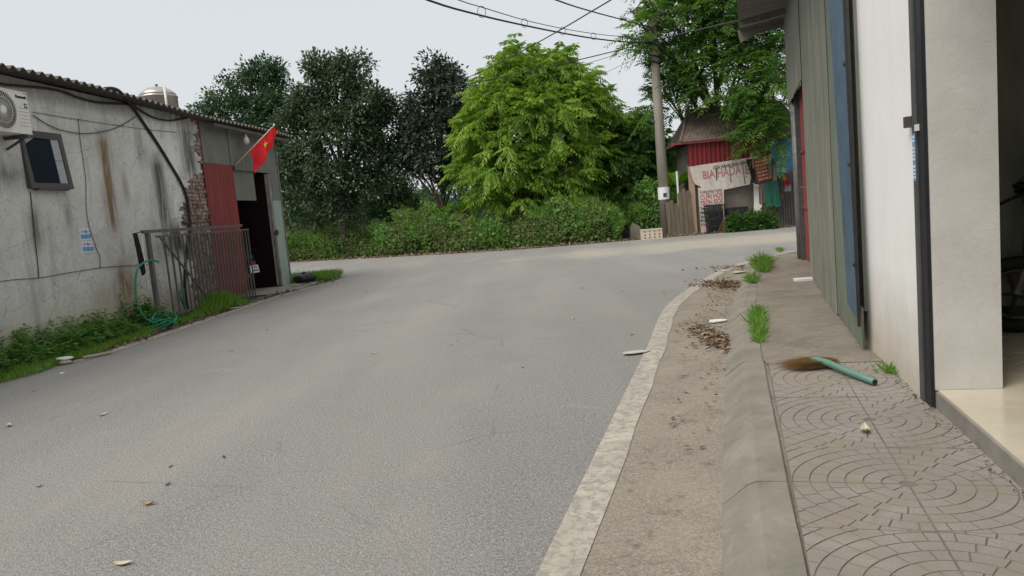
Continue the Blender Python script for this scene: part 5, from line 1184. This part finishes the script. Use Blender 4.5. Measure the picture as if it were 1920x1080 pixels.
# farther trees that close the gaps low down
for (px, py, rp, Y, lab, tm) in ((610,395,55,42,'far green tree seen low behind the broad dark tree',.4), (800,395,38,46,'far pale tree in the gap beside the dark narrow tree',.6), (880,400,50,44,'far green tree behind the lime tree foot',.35), (1110,385,60,43,'far green tree behind the hedge end',.3), (1235,345,60,41,'far dark tree behind the utility pole',.2), (690,410,36,48,'far low tree right of the broad dark trunk',.6), (1320,300,60,40,'far tree behind the kiosk roof',.2), (1460,280,70,38,'far tree behind the blue tarpaulin',.2)):
    broadleaf('leafy_tree', at(px, 430, Y)*[1, 1, 0], [lobe(px,py,rp,Y,(1.1,1,.8)), lobe(px-rp*.7,py+rp*.3,rp*.7,Y), lobe(px+rp*.7,py+rp*.25,rp*.7,Y)], 420, 16, (.22,.11), .32, M['lf_mid'], lab, .09, tintmu=tm, group='far trees')

# --- hedge of creepers along the far side of the road
def hedge(name, px_pts, label, n, leaf, mat, tintmu, depth=1.6, seed=0):
    """px_pts: (pixel x, foot y, top y); the foot follows the road edge"""
    feet = []
    for (px, py0, py1) in px_pts:
        f_ = ground(px, py0, 0); top = at(px, py1, f_[1]+depth*.5); feet.append((f_[0], f_[1], max(.25, top[2])))
    feet = np.array(smoothline(feet, 6)); o0 = np.array([feet[:, 0].mean(), feet[:, 1].mean(), 0]); e = empty(name, o0, 0, label, 'hedge', 'creeper hedges along the road')
    m_ = len(feet)
    def surf(u, v_):
        f_ = u*(m_-1); i = np.minimum(m_-2, np.floor(f_).astype(int)); fr_ = (f_-i)[:, None]; p = feet[i]*(1-fr_)+feet[i+1]*fr_
        a = v_*math.pi; h = p[:, 2]*(1+.20*np.sin(p[:, 0]*1.7+seed)+.16*np.sin(p[:, 0]*5.3+seed*2+v_*5)+.08*np.sin(p[:, 0]*11+seed+v_*7)); b_ = (1-np.cos(a*.97))/2*depth*(1+.15*np.sin(p[:, 0]*3.1))
        z = h*np.sin(np.minimum(a, math.pi*.62))**.7*(1+.06*np.sin(v_*17+p[:, 0]*6))
        return np.stack([p[:, 0], p[:, 1]+b_+.08*np.sin(p[:, 0]*7+v_*9), z], 1)-o0
    nu, nv = m_*3, 12; U, V_ = np.meshgrid(np.linspace(0, 1, nu+1), np.linspace(0, 1, nv+1), indexing='ij'); S = surf(U.ravel(), V_.ravel()).reshape(nu+1, nv+1, 3)
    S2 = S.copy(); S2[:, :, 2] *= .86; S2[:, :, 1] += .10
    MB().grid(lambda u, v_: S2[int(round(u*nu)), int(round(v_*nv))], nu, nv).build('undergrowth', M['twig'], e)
    u = rng.random(n); v_ = rng.random(n)*.75; P_ = surf(u, v_); q = surf(np.clip(u+.002, 0, 1), v_)-P_; q2 = surf(u, v_+.01)-P_; nr = unit(np.cross(q, q2)); nr = np.where(nr[:, 2:3] < -.2, -nr, nr)
    cl_ = np.sin(P_[:, 0]*4.1+seed)*np.sin(P_[:, 2]*6.3+P_[:, 0]*2.2)
    shoot = (rng.random((n, 1)) < .10)*rng.random((n, 1))*.28; P_ = P_+nr*(rng.normal(size=(n, 1))*.07+.09*cl_[:, None]+.03)+np.array([0, 0, 1.])*shoot; P_[:, 2] = np.maximum(.03, P_[:, 2])
    d = unit(rng.normal(size=(n, 3))*.7+nr*.5+np.array([0, 0, -.35])); s_ = rng.uniform(.6, 1.25, n)
    leaves('foliage', P_, d, unit(nr+rng.normal(size=(n, 3))*.45), leaf[0]*s_, leaf[1]*s_, tintmu+.16*cl_+.15*rng.normal(size=n), mat, e, 'stuff')
    # broad leaves, runners and dead leaves caught in it
    for (frac, mt_, sz, lift, fx_, nm) in ((.10, M['lf_weed'], 1.7, .10, 1.3, 'broad_leaves'), (.05, M['lf_dry'], 1.0, .03, 2.6, 'dead_leaves'), (.07, M['lf_grass'], 2.4, .16, .8, 'runners')):
        pk = np.where(np.sin(P_[:, 0]*fx_+seed*3+frac*90)*np.cos(P_[:, 0]*fx_*2.3+P_[:, 2]*3) > .25)[0]
        if len(pk) < 10: continue
        pk = rng.choice(pk, size=int(n*frac)); k_ = len(pk); up_ = unit(nr[pk]*.6+rng.normal(size=(k_, 3))*.5+np.array([0, 0, .35]))
        leaves(nm, P_[pk]+nr[pk]*lift*rng.random((k_, 1))+np.array([0, 0, 1.])*(lift*rng.random((k_, 1))), up_, unit(nr[pk]+rng.normal(size=(k_, 3))*.5), leaf[0]*sz*rng.uniform(.6, 1.2, k_), leaf[1]*(sz if nm != 'runners' else .35)*rng.uniform(.6, 1.1, k_), .45+.2*rng.normal(size=k_), mt_, e, 'stuff')
    return e
M['twig'] = simple('green_brown_twigs', (.035,.038,.018), (.055,.045,.028), scale=9, rough=1, bump=.8, bscale=25)  # dark green-brown core of stems under the hedge leaves
hedge('hedge', [(520,494,452), (570,489,452), (620,486,446), (680,482,432), (740,479,420), (800,475,412), (860,472,410), (910,469,424), (960,466,432), (1000,463,420), (1040,460,392), (1090,457,385), (1140,453,400), (1166,451,428)], 'long low hedge of creepers along the far road edge', 42000, (.10,.07), M['lf_vine'], .45, 2.2, 1)
hedge('hedge', [(1120,447,400), (1150,445,388), (1180,443,386), (1210,441,376), (1235,440,368), (1255,438,376), (1266,437,400)], 'bushy bright creeper hedge at the foot of the pole', 15000, (.11,.08), M['lf_weed'], .3, 1.4, 4)
hedge('hedge', [(985,462,395), (1010,460,372), (1040,458,372), (1070,456,380)], 'tangled heap of creepers below the lime tree', 9000, (.10,.07), M['lf_vine'], .5, 2.6, 2).location.y += .9

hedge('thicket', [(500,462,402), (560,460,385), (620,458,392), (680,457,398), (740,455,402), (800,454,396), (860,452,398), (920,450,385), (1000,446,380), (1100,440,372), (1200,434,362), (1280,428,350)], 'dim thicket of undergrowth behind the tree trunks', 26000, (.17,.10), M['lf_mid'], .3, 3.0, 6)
# --- banana plants
def banana(px, py, Y, n, size, label, seed):
    rr_ = random.Random(seed); p = at(px, py, Y); e = empty('banana_plant', (p[0], Y, 0), 0, label, 'banana plant', 'banana plants'); h = float(p[2])
    MB().tube([(0,0,0), (.02,0,h*.5), (0,0,h)], [.09, .07, .04], 8).build('stem', M['lf_stem'], e, True)
    for k in range(n):
        a = rr_.uniform(-.9, .9)*1.9+(-1.57 if k % 3 else 1.2); ln = size*rr_.uniform(.8, 1.15); ca, sa = math.cos(a), math.sin(a); lift = rr_.uniform(.7, 1.5)
        def fn(u, v_):
            wd = .30*size*math.sin(math.pi*min(1, u*.93+.06))**.7; x = ln*u*.75; zc = h+lift*ln*u-.9*ln*u*u*lift; yy = (v_-.5)*wd
            return (ca*x-sa*yy, sa*x+ca*yy, zc+abs(v_-.5)*wd*.4+.01*math.sin(u*40)*abs(v_-.5))
        mb = MB().grid(fn, 12, 4); o = mb.build('leaf', M['lf_banana'], e, True); o.data.attributes.new('tint', 'FLOAT', 'POINT').data.foreach_set('value', [rr_.uniform(.2, .8)]*len(o.data.vertices))
M['lf_stem'] = simple('banana_stem', (.15,.22,.06), (.10,.15,.05), rough=.6)
banana(868, 402, 29.2, 7, 1.3, 'banana plant with broad leaves behind the creeper hedge', 2)
banana(1270, 352, 26.9, 7, 1.4, 'banana plant with upright leaf between pole and kiosk', 5)

# --- shrub in front of the kiosk
def shrub(name, loc, r_, n, leaf, mat, label, cat='shrub', tintmu=.4):
    e = empty(name, (loc[0], loc[1], 0), 0, label, cat); mb = MB()
    for k in range(14):
        a = random.uniform(0, 6.28); mb.tube([(0,0,0), (r_[0]*.4*math.cos(a), r_[1]*.4*math.sin(a), r_[2]*.6), (r_[0]*.8*math.cos(a), r_[1]*.8*math.sin(a), r_[2]*random.uniform(.7,1.4))], [.012,.008,.004], 5)
    mb.build('stem', M['bark'], e); d = rdir(n); d[:, 2] = np.abs(d[:, 2]); P_ = d*np.array(r_)*(.35+.65*rng.random((n, 1))**.5)*lump(d, r_[0]*9)[:, None]; P_[:, 2] = np.maximum(.02, P_[:, 2]*1.1)
    dd = unit(d+rng.normal(size=(n, 3))*.6+np.array([0, 0, -.2])); s_ = rng.uniform(.7, 1.2, n)
    leaves('foliage', P_, dd, unit(np.array([0, 0, 1.])+rng.normal(size=(n, 3))*.5), leaf[0]*s_, leaf[1]*s_, tintmu+.2*rng.normal(size=n), mat, e); return e
q = KW.w(K(1388, 420, -.8)[0], -.85, 0); shrub('shrub', q, (.50,.35,.55), 1500, (.15,.06), M['lf_fern'], 'leafy shrub growing at the kiosk beside the besom', tintmu=.25)
q = KW.w(K(1425, 420, -.8)[0], -.85, 0); shrub('shrub', q, (.55,.35,.62), 1700, (.15,.06), M['lf_fern'], 'leafy shrub growing at the kiosk under the loose vinyl strip', tintmu=.3)

rs = random.Random(9)
for k_, (px, py, w_, h_, mt, lf_, lab) in enumerate(((600,470,.9,1.05,'lf_fern',(.17,.07),'low leafy bush in the hedge near the workshop corner'), (705,466,1.0,1.35,'lf_mid',(.12,.07),'dull rounded bush rising from the hedge below the dark trees'), (775,463,.8,1.45,'lf_weed',(.15,.06),'fresh green bush in the hedge beside the dark narrow trunk'), (845,460,.9,1.2,'lf_vine',(.14,.08),'olive bush in the hedge in front of the banana plant'), (945,457,.9,1.0,'lf_mid',(.13,.08),'dark bush in the hedge under the lime tree'), (1085,449,1.0,1.55,'lf_fern',(.16,.06),'tall loose bush in the hedge right of the lime tree'), (1140,446,.9,1.3,'lf_weed',(.13,.07),'bright bush at the hedge end near the dark crate'))):
    p = ground(px, py, 0); shrub('bush', (p[0], p[1]+.5), (w_,.7,h_), 2400, lf_, M[mt], lab, 'bush', rs.uniform(.25, .6))
# --- weeds and grass at the foot of the workshop wall
def weeds(label, n_pl, fn_pos, hgt, leaf, mat, tintmu, name='weeds'):
    P_, D_, N_, S_, T_ = [], [], [], [], []
    for i in range(n_pl):
        b_, hh_ = fn_pos(i); k = int(10+16*hh_/.5); tm = tintmu+rng.normal()*.14; ln = rng.normal(size=2)*.22
        u = np.sort(rng.random(k))**.8; st = np.stack([b_[0]+ln[0]*u*hh_, b_[1]+ln[1]*u*hh_, u*hh_], 1); a = rng.random(k)*6.28+np.arange(k)*2.4
        dd = np.stack([np.cos(a), np.sin(a), rng.normal(size=k)*.3+.15], 1); P_.append(st); D_.append(dd); N_.append(np.stack([np.zeros(k), np.zeros(k), np.ones(k)], 1)+rng.normal(size=(k, 3))*.25); S_.append(rng.uniform(.6, 1.2, k)*(1.1-.45*u)); T_.append(tm+rng.normal(size=k)*.1)
    P_ = np.concatenate(P_); s_ = np.concatenate(S_); o = leaves(name, P_, np.concatenate(D_), np.concatenate(N_), leaf[0]*s_, leaf[1]*s_, np.concatenate(T_), mat, None, 'stuff'); o['label'] = label; o['category'] = 'weeds'; return o
def vpos(i):
    s_ = random.uniform(-2.2, 3.0); dep = random.random(); front = .95-.10*max(0, s_); q = LW.w(s_, -.06-front*.75*dep, 0)
    base_h = .43 if s_ < 1.9 else .18 if s_ < 2.15 else .48*math.exp(-((s_-2.55)/.35)**2)+.12
    return q, base_h*(1-.55*dep)*random.uniform(.55, 1.2)
weeds('tall leafy weeds growing along the foot of the grey wall', 560, vpos, .5, (.13,.05), M['lf_weed'], .38)
def grass(name, label, n, fn_pos, mat, tintmu, wd=.007, kind='stuff', cat='grass', parent=None, lean=.35):
    B = np.array([fn_pos(i) for i in range(n)]); d = unit(np.stack([rng.normal(size=n)*lean, rng.normal(size=n)*lean, np.ones(n)], 1)); pos = B[:, :3].copy(); hl = B[:, 3]*rng.uniform(.5, 1.2, n)
    nrm = unit(rng.normal(size=(n, 3))*[1, 1, .1]); o = leaves(name, pos, d, nrm, hl, wd*rng.uniform(.7, 1.4, n), tintmu+.2*rng.normal(size=n), mat, parent, kind, .1)
    if not parent: o['label'] = label; o['category'] = cat
    return o
def gpos(i):
    s_ = random.uniform(-2.5, 6.2); dep = random.random()**.7; front = .98-.085*max(0, s_); q = LW.w(s_, -.04-front*dep*(.97+.06*math.sin(s_*5)), 0)
    return (q[0], q[1], 0, (.17 if s_ < 3 else .11)*(1.15-.6*dep) if s_ < 2.9 or random.random() < .6 else .07)
grass('grass', 'short green grass on the verge below the grey wall', 26000, gpos, M['lf_grass'], .5)
def gpos2(i):
    s_ = random.gauss(4.35, .55); q = LW.w(s_, -.5-abs(random.gauss(0, .13)), 0); return (q[0], q[1], 0, .34*math.exp(-((s_-4.35)/.7)**2)+.05)
grass('grass', 'tall bright grass growing up through the gate bars', 2600, gpos2, M['lf_grass'], .6, .009, lean=.45)
def gpos3(i):
    s_ = random.uniform(9.6, 11.6); q = LW.w(s_, random.uniform(-.95, .9)*(1-.25*(s_-9.6)/2), 0); return (q[0], q[1], 0, .20)
grass('grass', 'green grass round the far corner of the workshop', 5200, gpos3, M['lf_grass'], .45, .010)

# --- tufts growing in the joint behind the right kerb
for (px, py, L_, hgt, n_, lab) in ((1430,502,1.5,.30,900,'big grass tuft growing in the kerb joint near the red door'), (1410,526,.5,.16,300,'low spreading grass tuft just before the big tuft'), (1421,606,1.9,.13,800,'narrow row of grass growing in the kerb joint'), (1462,470,.8,.10,260,'thin fringe of grass where the pavement ends'), (1667,697,.10,.10,90,'tiny grass tuft at the foot of the white wall')):
    p = ground(px, py, .12); ang = R(72)
    e = empty('grass_tuft', (p[0], p[1], .118), 0, lab, 'grass tuft', 'grass tufts on the pavement')
    def tp_(i): 
        l_ = random.uniform(-.5, .5)*L_; return (l_*math.cos(ang)+random.gauss(0,.025), l_*math.sin(ang)+random.gauss(0,.03), 0, hgt*(1-.6*abs(l_)*2/L_*.8))
    grass('blades', '', n_, tp_, M['lf_grass'], .35, .011, None, parent=e, lean=.85)

# ================================================================== FALLEN LEAVES, PEBBLES
def litter(label, n, fn, size, tintmu=.5, name='leaf_litter', mat='lf_dry'):
    B = np.array([fn(i) for i in range(n)]); d = unit(np.stack([rng.normal(size=n), rng.normal(size=n), rng.normal(size=n)*.25+.05], 1)); s_ = rng.uniform(.6, 1.3, n); B[:, 2] += .008+rng.random(n)*.02
    o = leaves(name, B, d, unit(np.array([0, 0, 1.])+rng.normal(size=(n, 3))*.35), size[0]*s_, size[1]*s_, tintmu+.25*rng.normal(size=n), M[mat], None, 'stuff', .2); o['label'] = label; o['category'] = 'leaf litter'; return o
def along(line, a, b, d0, d1):
    k = [p for p in line if a <= p[1] <= b]
    def fn(i):
        j = random.randrange(len(k)-1); u = random.random(); p = k[j]*(1-u)+k[j+1]*u; t_ = k[j+1]-k[j]; t_ = t_/np.linalg.norm(t_); dd = random.uniform(d0, d1); return (p[0]+t_[1]*dd, p[1]-t_[0]*dd, .006)
    return fn
def pile(px, py, rx, ry, z=.006):
    c_ = ground(px, py, z)
    def fn(i): return (c_[0]+random.gauss(0, rx), c_[1]+random.gauss(0, ry), z)
    return fn
litter('drift of dry brown leaves in the gutter against the kerb', 520, pile(1346,640,.07,.42), (.065,.03), .5)
litter('drift of dry brown leaves below the big grass tuft', 420, pile(1352,535,.16,.32), (.07,.03), .4)
litter('dark crumbs of dirt along the foot of the shop step', 130, lambda i: (*RW.w(random.uniform(-2.2, 1.6), abs(random.gauss(.0, .035))+.012, 0)[:2], .116), (.018,.014), .7, 'dirt_crumbs', 'lf_soil')
litter('few dry leaves by the gutter bend', 90, pile(1385,503,.3,.35), (.09,.04), .4)
litter('scattered dry leaves along the gutter', 230, along(GUT, 3.5, 12, -.34, -.005), (.045,.02), .45)
fk = [p for p in FAR if -10 < p[0] < 12]
def farfn(i):
    j = random.randrange(len(fk)-1); u = random.random(); p = fk[j]*(1-u)+fk[j+1]*u; return (p[0], p[1]+random.gauss(-.05, .16), .004)
litter('band of orange brown leaves along the far road edge', 3600, farfn, (.11,.06), .55)
litter('dry leaves caught along the left verge edge', 420, along(LEFT, 7.5, 17, -.18, .12), (.08,.04), .5)
litter('dry leaves round the far workshop corner', 160, along(LEFT, 17.5, 20.2, -.5, .15), (.09,.045), .5)
# single leaves and stones one can pick out on the road
lm = []
for s_ in range(4):
    r2 = random.Random(s_); mb = MB().slab(lambda u, v_: ((u-.5)*.11, (v_-.5)*.045*math.sin(math.pi*min(1, max(0, u*.9+.06))), .006+.016*abs(v_-.5)+.02*(u-.5)**2*4*(1 if s_ % 2 else .4)), 6, 4, (0, 0, .0012)); me = mb.mesh('fallen_leaf'); lm.append(me)
lmats = [simple('leaf_tan', (.36,.26,.15), (.26,.17,.09)), simple('leaf_dark', (.07,.055,.045), (.10,.08,.06)), simple('leaf_pale', (.52,.47,.33), (.42,.38,.26)), simple('leaf_brown', (.20,.11,.06), (.14,.08,.05))]
spots = [(17,800,2), (193,779,2), (278,947,0), (315,910,1), (62,735,1), (433,659,0), (700,664,2), (858,640,1), (787,598,1), (760,606,2), (774,560,1), (895,537,1), (685,547,2), (1077,537,2), (1092,541,1), (1168,545,2), (1075,598,2), (1090,615,2), (1185,628,0), (1180,640,1), (608,555,1), (687,548,1), (905,512,1), (770,568,1), (846,648,1), (1146,490,1), (75,913,1), (320,876,1), (420,858,1), (230,1060,2), (640,620,1), (500,620,1), (1290,575,1), (1275,612,0), (980,690,1)]
for (px, py, k_) in spots:
    p = ground(px, py, 0); me = lm[(px+py) % 4]
    if k_ != 0: me = me.copy()
    else: me = me.copy()
    me.materials.append(lmats[k_]); o = link('fallen_leaf', me); o.location = (p[0], p[1], .001); o.rotation_euler = (0, 0, random.uniform(0, 6.28)); sc_ = random.uniform(.4, .85) if k_ != 1 else random.uniform(.25, .5); o.scale = (sc_, sc_, sc_)
    tag(o, ('single curled tan leaf lying on the open road', 'small dark leaf scrap lying on the open road', 'single pale yellow leaf lying on the open road', 'single brown leaf lying on the open road')[k_], 'leaf', ('tan leaves', 'dark leaf scraps', 'pale leaves', 'brown leaves')[k_]+' on the road')
p = ground(1622, 809, .122); me = lm[1].copy(); me.materials.append(lmats[2]); o = link('fallen_leaf', me); o.location = (p[0], p[1], .121); o.rotation_euler = (0, 0, 1.2); tag(o, 'pale curled leaf lying on the grooved pavement tiles', 'leaf')
def stone(px, py, r_, label, mat='stone', z=0):
    rr_ = random.Random(px); p = ground(px, py, z); ph = [rr_.uniform(0, 6) for _ in range(3)]
    o = MB().grid(lambda u, v_: (r_*1.3*math.sin(math.pi*v_)*math.cos(6.2832*u)*(1+.18*math.sin(3*6.2832*u+ph[0])), r_*math.sin(math.pi*v_)*math.sin(6.2832*u)*(1+.15*math.sin(2*6.2832*u+ph[1])), r_*.45*(1-math.cos(math.pi*v_))*(1+.1*math.sin(5*v_+ph[2]))), 14, 8).build('stone', M[mat], None, True); o.location = (p[0], p[1], z-.004); o.rotation_euler = (0, 0, rr_.uniform(0, 3)); return tag(o, label, 'stone', 'stones along the verge')
stone(88, 689, .06, 'pale flat stone at the grass edge beside the largest one'); stone(72, 697, .05, 'smaller cream stone at the grass edge by the road'); stone(122, 683, .07, 'largest cream stone half in the verge grass')
stone(116, 701, .022, 'small white pebble on the road before the verge', 'foam'); stone(57, 692, .04, 'reddish small stone at the verge edge', 'brick')
slabthing('broken_slab', 183, 668, (.38,.14), M['stone'], 'flat pale slab scrap lying along the verge edge', 'slab', .004, .9, (.02,.02), .02)
slabthing('plastic_scrap', 122, 675, (.22,.12), M['foam'], 'white plastic scrap in the verge grass', 'plastic', .05, .2, (.12,.05))
slabthing('paper_scrap', 440, 579, (.30,.12), M['paperscrap'], 'grey paper scrap near the gate foot', 'paper', .004, .7, (.03,.05))
